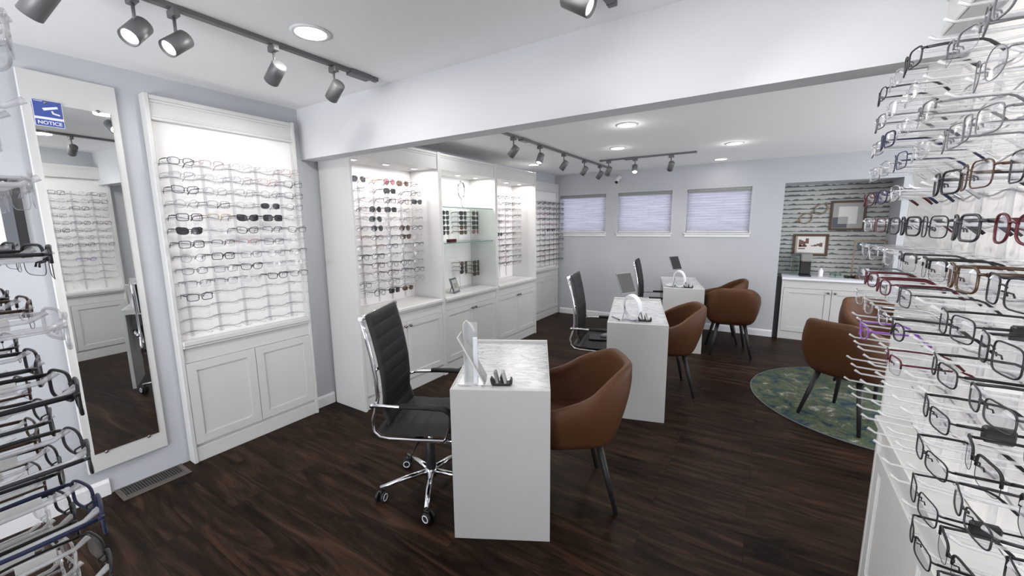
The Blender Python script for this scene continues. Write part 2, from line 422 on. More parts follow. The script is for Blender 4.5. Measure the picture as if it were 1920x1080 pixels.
# right wall stub behind the right display, then the outer right wall
struct('wall_right', MB().box(RW, RW+0.12, YB, 2.42, 0, CEIL_F), 'wall')
struct('wall_right_outer', MB().box(XR, XR+0.12, 1.80, 2.8, 0, CEIL_R).box(XR, XR+0.12, 5.6, YF+0.1, 0, CEIL_R).box(XR, XR+0.12, 2.8, 5.6, 0, 0.5).box(XR, XR+0.12, 2.8, 5.6, 2.1, CEIL_R).box(RW+0.12, XR, 2.10, 2.20, 0, CEIL_F), 'wall')  # unseen side opening added together with the rear fill light
# back wall: shop front with a wide window
struct('wall_back', MB().box(XL, -2.75, YB-0.1, YB, 0, CEIL_F).box(0.35, RW, YB-0.1, YB, 0, CEIL_F).box(-2.75, 0.35, YB-0.1, YB, 0, 0.35).box(-2.75, 0.35, YB-0.1, YB, 2.35, CEIL_F), 'wall')
fr = MB(); fr.box(-2.75, 0.35, YB-0.06, YB-0.02, 0.35, 0.41); fr.box(-2.75, 0.35, YB-0.06, YB-0.02, 2.29, 2.35)
for x in (-2.75, -1.72, -0.70, 0.30): fr.box(x, x+0.05, YB-0.06, YB-0.02, 0.41, 2.29)
wf = struct('window_4', fr, 'trim')
# doorway
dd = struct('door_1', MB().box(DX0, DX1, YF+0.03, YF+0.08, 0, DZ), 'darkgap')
MB().box(DX0, DX0+0.03, YF-0.01, YF+0.03, 0, DZ, 0.003).box(DX1-0.03, DX1, YF-0.01, YF+0.03, 0, DZ, 0.003).box(DX0+0.03, DX1-0.03, YF-0.01, YF+0.03, DZ-0.03, DZ, 0.003).build('door_frame', 'black', dd)
MB().lathe([(0.001, 0), (0.022, 0.004), (0.026, 0.02), (0.015, 0.035), (0.008, 0.05), (0.001, 0.051)], n=16).xf(Matrix.Translation((DX1-0.10, YF+0.035, 1.0)) @ Matrix.Rotation(PI/2, 4, 'X') @ Matrix.Rotation(PI, 4, 'X') @ Matrix.Translation((0, 0, -0.05))).build('door_handle', 'nickel', dd)

# baseboards (with a small top bevel)
def bb(name, x0, x1, y0, y1, ax):
    h, t = 0.095, 0.014
    if ax == 'y':   # runs along y on the left wall
        prof = [(XL, 0), (XL+t, 0), (XL+t, h-0.018), (XL+0.005, h), (XL, h)]
        mb = MB(); mb.v = []; b = 0
        for y in (y0, y1):
            for x, z in prof: mb.v.append((x, y, z))
        n = 5
        mb.face(list(range(n))); mb.face(list(range(n, 2*n))[::-1])
        for i in range(n): j = (i+1) % n; mb.face([i, j, n+j, n+i])
    else:
        prof = [(YF, 0), (YF-t, 0), (YF-t, h-0.018), (YF-0.005, h), (YF, h)]
        mb = MB()
        for x in (x0, x1):
            for y, z in prof: mb.v.append((x, y, z))
        n = 5
        mb.face(list(range(n))); mb.face(list(range(n, 2*n))[::-1])
        for i in range(n): j = (i+1) % n; mb.face([i, j, n+j, n+i])
    return struct(name, mb, 'trim')
bb('baseboard_left', 0, 0, 1.865, 2.056, 'y')
bb('baseboard_left_near', 0, 0, YB, 0.575, 'y')
bb('baseboard_far', -3.08, NX0-0.004, 0, 0, 'x')

# windows
for i, (a, b) in enumerate(WINS):
    root = struct('window_%d' % (i+1), MB().box(a, b, YF+0.09, YF+0.10, WZ0, WZ1), 'winglass')
    f = MB(); t = 0.03
    f.box(a, a+t, YF+0.07, YF+0.12, WZ0, WZ1, 0.003).box(b-t, b, YF+0.07, YF+0.12, WZ0, WZ1, 0.003).box(a+t, b-t, YF+0.07, YF+0.12, WZ0, WZ0+t, 0.003).box(a+t, b-t, YF+0.07, YF+0.12, WZ1-t, WZ1, 0.003)
    f.build('window_frame', 'trim', root)
    s = MB().box(a-0.022, b+0.022, YF-0.035, YF+0.07, WZ0-0.018, WZ0, 0.004).box(a-0.012, b+0.012, YF-0.016, YF, WZ0-0.062, WZ0-0.018, 0.003)
    s.build('window_sill', 'trim', root)
    # pleated blind: a thing hanging in the opening
    th = thing('window_blind', ['pale pleated blind lowered in the left window beside the corner display', 'pale pleated blind lowered in the middle one of the three windows', 'pale pleated blind lowered in the right window, nearest the wallpapered niche'][i], 'blind', ((a+b)/2, YF+0.03, WZ0), 0, 'window blinds')
    hw = (b-a)/2-0.006; z1 = WZ1-WZ0
    bl = MB(); n = 30; zt = z1-0.045; zb = 0.022
    for k in range(n+1):
        z = zb+(zt-zb)*k/n; yy = 0.006 if k % 2 else -0.006
        bl.v.append((-hw, yy, z)); bl.v.append((hw, yy, z))
    for k in range(n): bl.face([2*k, 2*k+1, 2*k+3, 2*k+2])
    bl.build('blind_cloth', 'blind', th)
    MB().box(-hw, hw, -0.03, 0.012, z1-0.045, z1-0.002, 0.004).build('headrail', 'pewter', th)
    MB().box(-hw, hw, -0.012, 0.012, 0.004, 0.022, 0.003).build('bottom_rail', 'trim', th)

# ------------------------------------------------------------------ fittings: display units
# unit frame: X along the width, Y into the wall (outward is -Y), Z up
def shaker(mb, x0, x1, z0, z1, y, st=0.055, t=0.018, rec=0.008):
    mb.box(x0, x1, y+rec, y+t, z0, z1)
    mb.box(x0, x0+st, y, y+rec, z0, z1); mb.box(x1-st, x1, y, y+rec, z0, z1)
    mb.box(x0+st, x1-st, y, y+rec, z0, z0+st); mb.box(x0+st, x1-st, y, y+rec, z1-st, z1)
    # little sloped bead
    b = 0.006
    for q in ((x0+st, x0+st+b), (x1-st-b, x1-st)): mb.box(q[0], q[1], y+rec*0.7, y+rec, z0+st, z1-st)
    mb.box(x0+st, x1-st, y+rec*0.7, y+rec, z0+st, z0+st+b); mb.box(x0+st, x1-st, y+rec*0.7, y+rec, z1-st-b, z1-st)
def knob(parent, x, y, z):
    k = MB().lathe([(0.005, 0), (0.005, 0.012), (0.013, 0.016), (0.015, 0.024), (0.010, 0.030), (0.001, 0.031)], n=16)
    k.xf(Matrix.Translation((x, y, z)) @ Matrix.Rotation(PI/2, 4, 'X'))
    k.build('knob', 'nickel', parent)
def rod(parent, x, yb, ytip, zs, z0, z1, matn='acrylic', r=0.0026, sp=0.050):
    """one upright acrylic strip with a pair of upturned pegs per row"""
    mb = MB(); mb.box(x-0.008, x+0.008, yb-0.010, yb-0.001, z0, z1)
    for z in zs:
        for d in (-sp, sp):
            zz = z-0.022
            mb.tube([(x+d*0.2, yb-0.005, zz), (x+d*0.8, yb-0.012, zz), (x+d, yb-0.03, zz+0.001), (x+d, (yb+ytip)/2, zz-0.004), (x+d, ytip+0.02, zz), (x+d*1.0, ytip+0.004, zz+0.010)], [r, r, r, r, r, r*1.3], 6)
    return mb.build('acrylic_rod', matn, parent)

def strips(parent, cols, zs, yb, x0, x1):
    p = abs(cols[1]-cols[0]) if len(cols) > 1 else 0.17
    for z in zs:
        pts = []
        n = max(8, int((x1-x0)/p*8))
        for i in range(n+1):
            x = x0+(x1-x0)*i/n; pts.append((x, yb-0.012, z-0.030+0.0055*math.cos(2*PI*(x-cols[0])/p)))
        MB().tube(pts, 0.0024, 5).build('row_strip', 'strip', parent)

def slim_unit(name, label, group, W_, top, loc, rz, cols, zs, board=0.03, tip=-0.15, doors=2, knobs=False, rodmat='acrylic', D=0.065, counter=0.80, peg_r=0.0026, hdr=0.145):
    root = thing(name, label, 'display cabinet', loc, rz, group)
    st = 0.022
    for xs_ in (0, W_-st): MB().box(xs_, xs_+st, -0.012, D, 0, top, 0.002).build('side_panel', 'white', root)
    MB().box(st, W_-st, board, D, counter+0.03, top-0.02).build('back_board', 'panel', root)
    h = MB(); h.box(st, W_-st, 0.002, D, top-hdr, top-0.004); h.box(st, W_-st, -0.008, 0.002, top-0.03, top-0.004, 0.003); h.box(st, W_-st, -0.004, 0.002, top-0.045, top-0.03, 0.002)
    h.box(st, W_-st, -0.006, 0.002, top-hdr, top-hdr+0.018, 0.003); h.box(st, W_-st, -0.003, 0.002, top-hdr+0.018, top-hdr+0.03, 0.002)
    h.build('header_panel', 'white', root)
    MB().box(st, W_-st, -0.03, board, counter, counter+0.032, 0.004).box(st, W_-st, -0.022, 0, counter-0.016, counter, 0.003).build('ledge', 'white', root)
    MB().box(st, W_-st, 0.0, D, counter-0.115, counter-0.016).build('rail', 'white', root)
    MB().box(st, W_-st, 0.010, D, 0, counter-0.115).build('base', 'white', root)
    wd = (W_-2*st)/doors
    for i in range(doors):
        d = MB(); shaker(d, st+i*wd+0.002, st+(i+1)*wd-0.002, 0.125, counter-0.118, -0.010)
        do = d.build('door', 'white', root)
        if knobs: knob(do, st+i*wd+(wd-0.03 if i % 2 == 0 else 0.03), -0.010, counter-0.16)
    MB().box(st, W_-st, -0.004, 0.010, 0, 0.10, 0.002).build('plinth', 'white', root)
    for x in cols: rod(root, x, board, tip, zs, counter+0.05, max(zs)+0.01, rodmat, r=peg_r)
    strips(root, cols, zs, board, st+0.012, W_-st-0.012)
    return root

def deep_unit(name, label, group, W_, top, loc, rz, cols, zs, board=0.37, tip=0.14, counter=0.785, left_end=False, hdr=0.16, lights=3):
    root = thing(name, label, 'display cabinet', loc, rz, group)
    st = 0.024; D = 0.385
    for xs_ in (0, W_-st): MB().box(xs_, xs_+st, -0.014, D, 0, top, 0.002).build('side_panel', 'white', root)
    MB().box(st, W_-st, board, D, counter+0.03, top-0.02).build('back_board', 'panel', root)
    h = MB(); h.box(st, W_-st, 0.0, 0.02, top-hdr, top-0.004); h.box(st, W_-st, -0.010, 0.0, top-0.03, top-0.004, 0.003); h.box(st, W_-st, -0.005, 0.0, top-0.045, top-0.03, 0.002)
    h.build('header_panel', 'white', root)
    ct = MB(); ct.box(st, W_-st, 0.02, board, top-hdr, top-hdr+0.02); ct.build('soffit', 'white', root)
    for i in range(lights):
        x = W_*(i+0.5+0.0)/lights
        dl = MB().lathe([(0.038, 0), (0.040, -0.004), (0.030, -0.006), (0.027, -0.003)], (x, 0.16, top-hdr), 24).build('downlight_ring', 'chrome', root)
        MB().lathe([(0.026, 0), (0.026, -0.0025)], (x, 0.16, top-hdr-0.002), 20).build('lamp_glass', 'bulb_soft', dl)
    mt = MB().box(st, W_-st, -0.03, board, counter, counter+0.030, 0.004).box(st, W_-st, -0.020, 0, counter-0.016, counter, 0.003)
    mt.build('ledge', 'white', root)
    MB().box(st, W_-st, 0.0, D, counter-0.105, counter-0.016).build('rail', 'white', root)
    MB().box(st, W_-st, 0.012, D, 0.0, counter-0.105).build('base', 'white', root)
    wd = (W_-2*st)/2
    for i in range(2):
        d = MB(); shaker(d, st+i*wd+0.002, st+(i+1)*wd-0.002, 0.125, counter-0.108, -0.008)
        do = d.build('door', 'white', root)
        knob(do, st+i*wd+(wd-0.03 if i == 0 else 0.03), -0.008, counter-0.145)
    MB().box(st, W_-st, 0.002, 0.012, 0, 0.10, 0.002).build('plinth', 'white', root)
    for x in cols: rod(root, x, board, tip, zs, counter+0.05, max(zs)+0.01)
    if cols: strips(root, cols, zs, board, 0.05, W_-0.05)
    return root

LW = PI/2; RWL = -PI/2
def place(loc, rz, x, y, z):
    return Vector(loc) + Matrix.Rotation(rz, 3, 'Z') @ Vector((x, y, z))

# unit 1: slim display beside the mirror
U1 = dict(loc=(-3.130, 0.967, 0), rz=LW); U1c = [0.095+0.165*i for i in range(5)]; U1z = [1.968-0.0815*i for i in range(14)]
slim_unit('display_cabinet', 'white wall display of clear pegs with eyeglasses, beside the tall mirror', None, 0.885, 2.33, U1['loc'], U1['rz'], U1c, U1z)
U2 = dict(loc=(-2.785, 2.055, 0), rz=LW); U2c = [0.193+0.165*i for i in range(5)]; U2z = [1.972-0.0822*i for i in range(13)]
deep_unit('display_cabinet', 'deep lit white cabinet behind the nearest black chair, filled with eyewear', 'deep lit cabinets', 1.02, 2.255, U2['loc'], U2['rz'], U2c, U2z)
U3 = dict(loc=(-2.785, 3.075, 0), rz=LW)
shelf_unit = deep_unit('display_cabinet', 'deep lit white cabinet with two glass shelves and sunglasses', 'deep lit cabinets', 0.97, 2.255, U3['loc'], U3['rz'], [], [1.0], lights=3)
U4 = dict(loc=(-2.785, 4.045, 0), rz=LW); U4c = [0.130+0.160*i for i in range(5)]; U4z = [1.935-0.079*i for i in range(12)]
deep_unit('display_cabinet', 'deep lit white cabinet of eyeglasses to the right of the glass shelves', 'deep lit cabinets', 0.975, 2.255, U4['loc'], U4['rz'], U4c, U4z)
U5 = dict(loc=(-3.125, 5.40, 0), rz=LW); U5c = [0.11+0.165*i for i in range(6)]; U5z = [1.915-0.084*i for i in range(13)]
slim_unit('display_cabinet', 'slim white wall display of eyeglasses in the far left corner', None, 1.03, 2.225, U5['loc'], U5['rz'], U5c, U5z)
U6 = dict(loc=(0.420, 2.005, 0), rz=RWL); U6c = [2.005-y*0.935 for y in (1.98, 1.79, 1.60, 1.41, 1.22, 1.05, 0.865, 0.68)]; U6z = [1.98-0.083*i for i in range(13)]
slim_unit('display_cabinet', 'white wall display with long clear pegs at the right edge, nearest the camera', None, 1.52, 2.28, U6['loc'], U6['rz'], U6c, U6z, board=0.070, tip=-0.150, doors=3, D=0.110, counter=0.785, peg_r=0.0032, rodmat='acrylic_near')
U7 = dict(loc=(-0.70, -0.10, 0), rz=PI); U7c = [0.10, 0.29, 0.48, 0.67]; U7z = [1.80-0.088*i for i in range(11)]
slim_unit('display_cabinet', 'free-standing eyewear display with clear pegs at the left edge', None, 0.80, 2.2, U7['loc'], U7['rz'], U7c, U7z, board=0.03, tip=-0.225, doors=2, D=0.30, counter=0.74, peg_r=0.0035, rodmat='acrylic_near')

# glass shelves in the middle unit
for z in (1.372, 1.742):
    g = MB().box(0.026, 0.944, 0.03, 0.36, z-0.008, z).build('glass_shelf', 'glass', shelf_unit)
    MB().box(0.026, 0.944, 0.024, 0.03, z-0.008, z).build('shelf_edge', 'glassedge', g)

# ------------------------------------------------------------------ eyewear
def outline(shape, n=28):
    pts = []
    for i in range(n):
        a = 2*PI*i/n; c, s = math.cos(a), math.sin(a)
        def sup(w, h, e):
            return (w*math.copysign(abs(c)**(2/e), c), h*math.copysign(abs(s)**(2/e), s))
        if shape == 'round': x, z = sup(0.0235, 0.0220, 2.1)
        elif shape == 'square': x, z = sup(0.0260, 0.0190, 4.2)
        elif shape == 'slim': x, z = sup(0.0268, 0.0155, 4.0)
        elif shape == 'oval': x, z = sup(0.0255, 0.0180, 2.6)
        elif shape == 'cat':
            x, z = sup(0.0265, 0.0185, 2.9); z += 0.20*max(0, x)*(1 if z > -0.005 else 0.35); x += 0.0015 if z > 0.008 else 0
        elif shape == 'aviator':
            x, z = sup(0.0275, 0.0225, 2.4); x += -0.10*(z-0.02) if x > 0 else 0.16*(z-0.02)*-1; z *= 0.98
        pts.append((x, z))
    return pts
def make_glass_meshes(shape, rim, temple_t, half=False):
    """returns meshes (front frame, lens, temple right) in local coordinates: x lateral, front towards -y, z=0 at lens bottom"""
    o = outline(shape); hz = max(abs(z) for _, z in o); gap = 0.0345 if shape != 'aviator' else 0.0365
    curve = lambda x: 0.9*(x*x)/0.15*0.35
    F = MB(); o = [(x*1.10, z*1.10) for x, z in o]; hz *= 1.10; gap += 0.0022
    for sg in (-1, 1):
        pts = [(sg*(gap+x), curve(gap+x)*1.0, z+hz) for x, z in o]
        if half:
            top = [p for p in pts if p[2] > hz*0.85]
            top.sort(key=lambda p: p[0]); F.tube(top, rim*1.3, 6)
            F.tube(pts, rim*0.3, 5, closed=True)
        else: F.tube(pts, rim, 7, closed=True)
        # end piece / hinge
        xe = gap+max(x for x, z in o); ze = hz*1.5 if shape != 'aviator' else hz*1.6
        F.tube([(sg*(xe-0.001), curve(xe), ze), (sg*(xe+0.004), curve(xe)+0.001, ze+0.001), (sg*(xe+0.006), curve(xe)+0.006, ze+0.001)], rim*1.15+0.0003, 6)
        # nose pad
        F.tube([(sg*0.0085, 0.002, hz*1.0), (sg*0.0075, 0.008, hz*0.9), (sg*0.0095, 0.009, hz*0.65)], 0.0009+rim*0.25, 5)
    F.tube([(-0.0105, 0.0005, hz*1.30), (-0.005, -0.0005, hz*1.44), (0.005, -0.0005, hz*1.44), (0.0105, 0.0005, hz*1.30)], rim*1.05, 6)
    if shape == 'aviator': F.tube([(-0.018, 0.0005, hz*1.93), (0, -0.001, hz*1.93), (0.018, 0.0005, hz*1.93)], rim*0.9, 6)
    L_ = MB(); L_.smooth = True
    for sg in (-1, 1):
        b = len(L_.v); n = len(o)
        L_.v.append((sg*gap, curve(gap)-0.0008, hz))
        for q in (0.55, 0.985):
            for x, z in o: L_.v.append((sg*(gap+x*q), curve(gap+x*q)-0.0008*(1-q), z*q+hz))
        for i in range(n):
            j = (i+1) % n
            L_.face([b, b+1+i, b+1+j]); L_.face([b+1+i, b+1+n+i, b+1+n+j, b+1+j])
    xe = gap+max(x for x, z in o)+0.005; ye = curve(xe)+0.005; ze = hz*1.5+0.001 if shape != 'aviator' else hz*1.6+0.001
    T = MB(); T.tube([(xe, ye, ze), (xe+0.002, ye+0.03, ze+0.0005), (xe+0.001, ye+0.065, ze), (xe-0.003, ye+0.095, ze-0.001), (xe-0.006, ye+0.108, ze-0.006), (xe-0.009, ye+0.125, ze-0.020), (xe-0.011, ye+0.136, ze-0.031)],
           [1, 1, 0.9, 0.9, 1.05, 1.3, 1.1], 8, flat=temple_t)
    T2 = MB(); T2.v = [(-x, y, z) for x, y, z in T.v]; T2.f = list(T.f); T2.m = list(T.m); T2.sm = list(T.sm)
    return F, L_, T, T2, hz, ze
SHAPES = {
 'wire_square': ('square', 0.0012, (0.0008, 0.0022), False), 'wire_slim': ('slim', 0.0013, (0.0009, 0.0026), False), 'wire_round': ('round', 0.0009, (0.0007, 0.0014), False),
 'acetate_square': ('square', 0.0021, (0.0013, 0.0034), False), 'acetate_oval': ('oval', 0.0018, (0.0012, 0.0030), False), 'acetate_cat': ('cat', 0.0020, (0.0012, 0.0032), False),
 'acetate_round': ('round', 0.0019, (0.0012, 0.0028), False), 'half_rim': ('square', 0.0015, (0.0010, 0.0024), True), 'aviator': ('aviator', 0.0010, (0.0008, 0.0014), False)}
WORD = {'wire_square': 'thin wire square', 'wire_slim': 'thin wire rectangular', 'wire_round': 'thin wire round', 'acetate_square': 'thick square', 'acetate_oval': 'oval', 'acetate_cat': 'cat-eye', 'acetate_round': 'round', 'half_rim': 'half-rim', 'aviator': 'aviator'}
FC = {'black': ((0.012, 0.012, 0.014), 0.3, 0), 'gunmetal': ((0.05, 0.05, 0.055), 0.3, 0.6), 'grey': ((0.14, 0.14, 0.15), 0.4, 0), 'brown': ((0.06, 0.03, 0.02), 0.3, 0),
      'burgundy': ((0.07, 0.009, 0.015), 0.3, 0), 'navy': ((0.018, 0.024, 0.06), 0.3, 0), 'silver': ((0.5, 0.5, 0.52), 0.25, 1.0), 'gold': ((0.45, 0.32, 0.18), 0.3, 1.0), 'purple': ((0.22, 0.08, 0.38), 0.3, 0), 'pink': ((0.40, 0.24, 0.24), 0.35, 0), 'teal': ((0.02, 0.10, 0.13), 0.3, 0)}
FM = {k: pmat('eyewear_'+k, c, r+0.1, metal=mt_, spec=0.3) for k, (c, r, mt_) in FC.items()}
FM['clear'] = clearmat('eyewear_clear_plastic', (0.84, 0.84, 0.85), 0.06, 0.12, edge=0.45, milk=0.12)
FM['tortoise'] = pmat('eyewear_tortoise', (0.06, 0.03, 0.015), 0.25, var=0.85, vscale=160)
PROTO, ONE = {}, {}
for k, (sh, rim, tt, half) in SHAPES.items():
    F, L_, T, T2, hz, ze = make_glass_meshes(sh, rim, tt, half)
    mf, ml, m1, m2_ = F.mesh('frame_'+k), L_.mesh('lens_'+k), T.mesh('temple_'+k), T2.mesh('temple2_'+k)
    for me in (mf, ml, m1, m2_): me.materials.append(FM['black'])
    PROTO[k] = (mf, ml, m1, m2_, hz, ze)
    A = MB()
    for q, mi in ((F, 0), (L_, 1), (T, 0), (T2, 0)):
        b = len(A.v); A.v += q.v
        for f_, s_m in zip(q.f, q.sm): A.f.append(tuple(b+i for i in f_)); A.m.append(mi); A.sm.append(s_m)
    me = A.mesh('eyeglasses_'+k); me.materials.append(FM['black']); me.materials.append(M['lens'])
    ONE[k] = me
tagmesh = MB().box(-0.006, 0.008, 0.0, 0.036, -0.014, 0.012, 0.003).mesh('security_tag'); tagmesh.materials.append(M['black'])
pricemesh = MB().box(-0.0006, 0.0006, 0.0, 0.040, -0.013, 0.004).mesh('price_tag'); pricemesh.materials.append(M['paper'])
def mo(name, me, parent, mats, loc=None):
    o = bpy.data.objects.new(name, me); COL.objects.link(o)
    if parent is not None: o.parent = parent
    for i, mt in enumerate(mats):
        o.material_slots[i].link = 'OBJECT'; o.material_slots[i].material = mt
    if loc is not None: o.location = loc
    return o
SUNL = {'grey': 'lens_dark', 'brown': 'lens_brown', 'rose': 'lens_rose', 'green': 'lens_green'}
NG = [0]
def eyewear(k, col, pos, rz, label, group, sun=None, detailed=True, extra=None, tilt=0.0):
    mf, ml, m1, m2_, hz, ze = PROTO[k]
    lens = M[SUNL[sun]] if sun else M['lens']
    nm = 'sunglasses' if sun else 'eyeglasses'
    NG[0] += 1
    if not detailed:
        o = mo(nm, ONE[k], None, [FM[col], lens]); o.location = pos; o.rotation_euler = (0, 0, rz)
        return tag(o, label, nm, group)
    r = thing(nm, label, nm, pos, rz, group)
    mo('frame_front', mf, r, [FM[col]]); mo('lenses', ml, r, [lens])
    t1 = mo('temple', m1, r, [FM[col]]); mo('temple', m2_, r, [FM[col]])
    xe = 0.0345+0.0268+0.007
    if extra == 'security': mo('security_tag', tagmesh, t1, [M['black']], (xe+0.002, 0.045, ze-0.004))
    if extra == 'price': mo('price_tag', pricemesh, t1, [M['paper']], (xe-0.004, 0.040, ze-0.004))
    if tilt: r.rotation_euler = (0, 0, rz+tilt)
    return r
ORD = ['first', 'second', 'third', 'fourth', 'fifth', 'sixth', 'seventh', 'eighth', 'ninth', 'tenth', 'eleventh', 'twelfth', 'thirteenth', 'fourteenth']
def fill(U, cols, zs, tip, where, group, rule, detailed=True):
    """rule(row, col) -> None or (shape, colour, sun or None, extra or None)"""
    for r, z in enumerate(zs):
        for c, x in enumerate(cols):
            q = rule(r, c)
            if q is None: continue
            k, col, sun, ex = q
            hz = PROTO[k][4]; ze = PROTO[k][5]
            kind = 'sunglasses' if sun else 'eyeglasses'
            lab = '%s %s %s, %s row, %s from left, %s' % (col, WORD[k], kind, ORD[r], ORD[c], where)
            p = place(U['loc'], U['rz'], x+random.uniform(-0.008, 0.008), tip+random.uniform(-0.004, 0.004), z-0.0185-ze+0.003)
            eyewear(k, col, p, U['rz'], lab, group, sun, detailed, ex, random.uniform(-0.06, 0.06))
RG = random.Random(11)
def pick(shapes, cols): return (RG.choice(shapes), RG.choice(cols), None, None)
ALL_ = ['wire_square', 'wire_slim', 'wire_round', 'acetate_square', 'acetate_oval', 'acetate_cat', 'acetate_round', 'half_rim']
# unit 1
sp1 = {(3, 3): ('acetate_oval', 'silver', 'grey', None), (4, 0): ('acetate_square', 'black', None, None), (4, 2): ('acetate_cat', 'black', 'grey', None), (4, 3): ('acetate_square', 'black', 'grey', None),
       (5, 0): ('acetate_cat', 'black', 'grey', None), (6, 0): ('acetate_square', 'gunmetal', None, None), (7, 1): ('acetate_square', 'black', None, None), (10, 0): ('acetate_square', 'black', None, None),
       (0, 0): ('acetate_oval', 'gunmetal', None, None), (2, 4): ('wire_square', 'gunmetal', None, None), (1, 4): ('wire_square', 'black', None, None)}
def rule1(r, c):
    if (r, c) in sp1: return sp1[(r, c)]
    if r > 9: return None
    q = pick(['wire_square', 'wire_slim', 'acetate_oval', 'half_rim', 'wire_round', 'acetate_cat'], ['gunmetal', 'grey', 'silver', 'clear', 'gunmetal', 'gold', 'grey', 'clear', 'pink'])
    return q
fill(U1, U1c, U1z, -0.150, 'display beside the tall mirror', 'eyewear on the display beside the mirror', rule1)
sp2 = {(0, 0): ('aviator', 'black', 'grey', None), (0, 2): ('acetate_round', 'burgundy', 'rose', None), (0, 3): ('aviator', 'gunmetal', 'brown', None), (1, 2): ('acetate_square', 'black', 'grey', None),
       (2, 4): ('acetate_cat', 'black', 'grey', None), (3, 1): ('acetate_round', 'black', 'grey', None), (3, 2): ('acetate_square', 'black', 'grey', None), (4, 1): ('aviator', 'black', 'green', None),
       (5, 1): ('acetate_round', 'black', 'grey', None), (5, 3): ('acetate_round', 'brown', 'brown', None), (6, 3): ('acetate_cat', 'black', 'brown', None), (12, 2): ('acetate_square', 'black', 'grey', None), (12, 3): ('acetate_oval', 'brown', 'brown', None)}
def rule2(r, c):
    if (r, c) in sp2: return sp2[(r, c)]
    if r == 12 and c == 4: return None
    return pick(['wire_square', 'wire_round', 'acetate_oval', 'acetate_round', 'half_rim', 'acetate_square'], ['gunmetal', 'grey', 'black', 'silver', 'clear', 'gold', 'burgundy', 'navy'])
fill(U2, U2c, U2z, 0.14, 'cabinet behind nearest chair', 'eyewear in the cabinet behind the nearest chair', rule2)
def rule4(r, c):
    if r == 6 and c in (0, 1): return ('acetate_round', 'black', 'grey', None)
    return pick(['wire_square', 'wire_round', 'acetate_oval', 'acetate_square'], ['gunmetal', 'grey', 'black', 'silver', 'clear', 'brown', 'pink'])
fill(U4, U4c, U4z, 0.14, 'cabinet right of glass shelves', 'eyewear in the cabinet right of the glass shelves', rule4, False)
def rule5(r, c):
    if c == 0: return None
    if r == 5 and c in (2, 3): return ('acetate_round', 'black', 'grey', None)
    if r == 0: return (RG.choice(['acetate_square', 'acetate_cat']), RG.choice(['black', 'navy']), None, None)
    return pick(['wire_square', 'acetate_oval', 'acetate_square'], ['gunmetal', 'black', 'black', 'burgundy', 'brown', 'pink', 'grey'])
fill(U5, U5c, U5z[:12], -0.13, 'far corner display', 'eyewear on the far corner display', rule5, False)
def rule6(r, c):
    # cols: 0 is furthest; rows 0 is highest
    if r == 0 and c >= 3: return None
    if (r, c) in ((1, 3), (1, 6), (2, 4), (3, 6), (4, 3), (7, 4), (5, 7)): return None
    if c <= 3 and r >= 10: return None
    if c <= 2 and r >= 9 and (c != 1): return None
    if (r, c) == (6, 5): return ('acetate_square', 'tortoise', None, None)
    if r == 9 and c == 3: return ('half_rim', 'burgundy', None, None)
    if r == 9 and c == 1: return ('acetate_cat', 'purple', None, None)
    if c >= 5 and r >= 7: return (RG.choice(['wire_slim', 'wire_square', 'half_rim', 'wire_slim']), RG.choice(['black', 'black', 'black', 'gunmetal']), None, RG.choice(['price', 'security', 'security', 'price']))
    if c == 4 and r >= 7: return None
    if c <= 2: return pick(['acetate_oval', 'acetate_cat', 'wire_square', 'acetate_square'], ['clear', 'clear', 'silver', 'clear', 'grey', 'gunmetal', 'burgundy', 'navy'])
    if r <= 3: return pick(['wire_square', 'acetate_oval', 'wire_round', 'half_rim'], ['grey', 'silver', 'gunmetal', 'clear', 'grey'])
    return pick(['acetate_square', 'acetate_oval', 'half_rim', 'wire_square'], ['black', 'black', 'gunmetal', 'brown', 'black', 'burgundy', 'gunmetal'])
fill(U6, U6c, U6z, -0.150, 'display at the right edge', 'eyewear on the display at the right edge', rule6)
def rule7(r, c):
    if c == 3: return None
    if r in (0,): return ('acetate_square', 'clear', None, None)
    if r in (1, 2) and c == 2: return None
    if r in (9, 10): return ('acetate_square', 'clear', None, 'price')
    if r == 1: return None if c == 0 else ('acetate_oval', 'clear', None, None)
    if r == 2: return ('half_rim', 'clear', None, None)
    if r == 3: return ('half_rim', RG.choice(['gunmetal', 'clear']), None, None)
    if r in (5, 7) and c == 0: return ('acetate_square', 'black' if r == 5 else 'navy', None, 'price')
    return (RG.choice(['acetate_square', 'half_rim', 'acetate_oval']), RG.choice(['black', 'black', 'brown', 'clear', 'gunmetal']), None, RG.choice([None, 'price']))
fill(U7, U7c, U7z, -0.225, 'display at the left edge', 'eyewear on the display at the left edge', rule7)

# sunglasses in the shelf unit, on clear stands
def sun_stand(label, cx, z0, rows, cols_, group):
    loc = place(U3['loc'], U3['rz'], cx, 0.30, z0)
    st = thing('eyewear_stand', label, 'stand', loc, U3['rz'])
    MB().box(-0.22, 0.22, -0.08, 0.05, 0, 0.005, 0.001).build('stand_base', 'acrylic', st)
    for x in cols_: MB().box(x-0.006, x+0.006, 0.02, 0.026, 0.005, max(rows)+0.02).build('upright', 'acrylic', st)
def sun_set(z_rows, ys, picks, where, group):
    for i, z in enumerate(z_rows):
        for j, y in enumerate(ys):
            q = picks[i][j]
            if not q: continue
            k, col, sun = q
            lab = '%s sunglasses, %s lenses, %s row, %s, %s' % (col, sun, ORD[i], ['left', 'right'][j], where)
            eyewear(k, col, (-3.02, y, z-0.022-PROTO[k][5]*0+(-0.0)), LW, lab, group, sun)
AS, AR, AV, AO, AC = 'acetate_square', 'acetate_round', 'aviator', 'acetate_oval', 'acetate_cat'
sun_stand('clear stand of five rows of sunglasses on the lower glass shelf', 0.78, 1.373, [0.06, 0.31], [-0.115, 0.115], None)
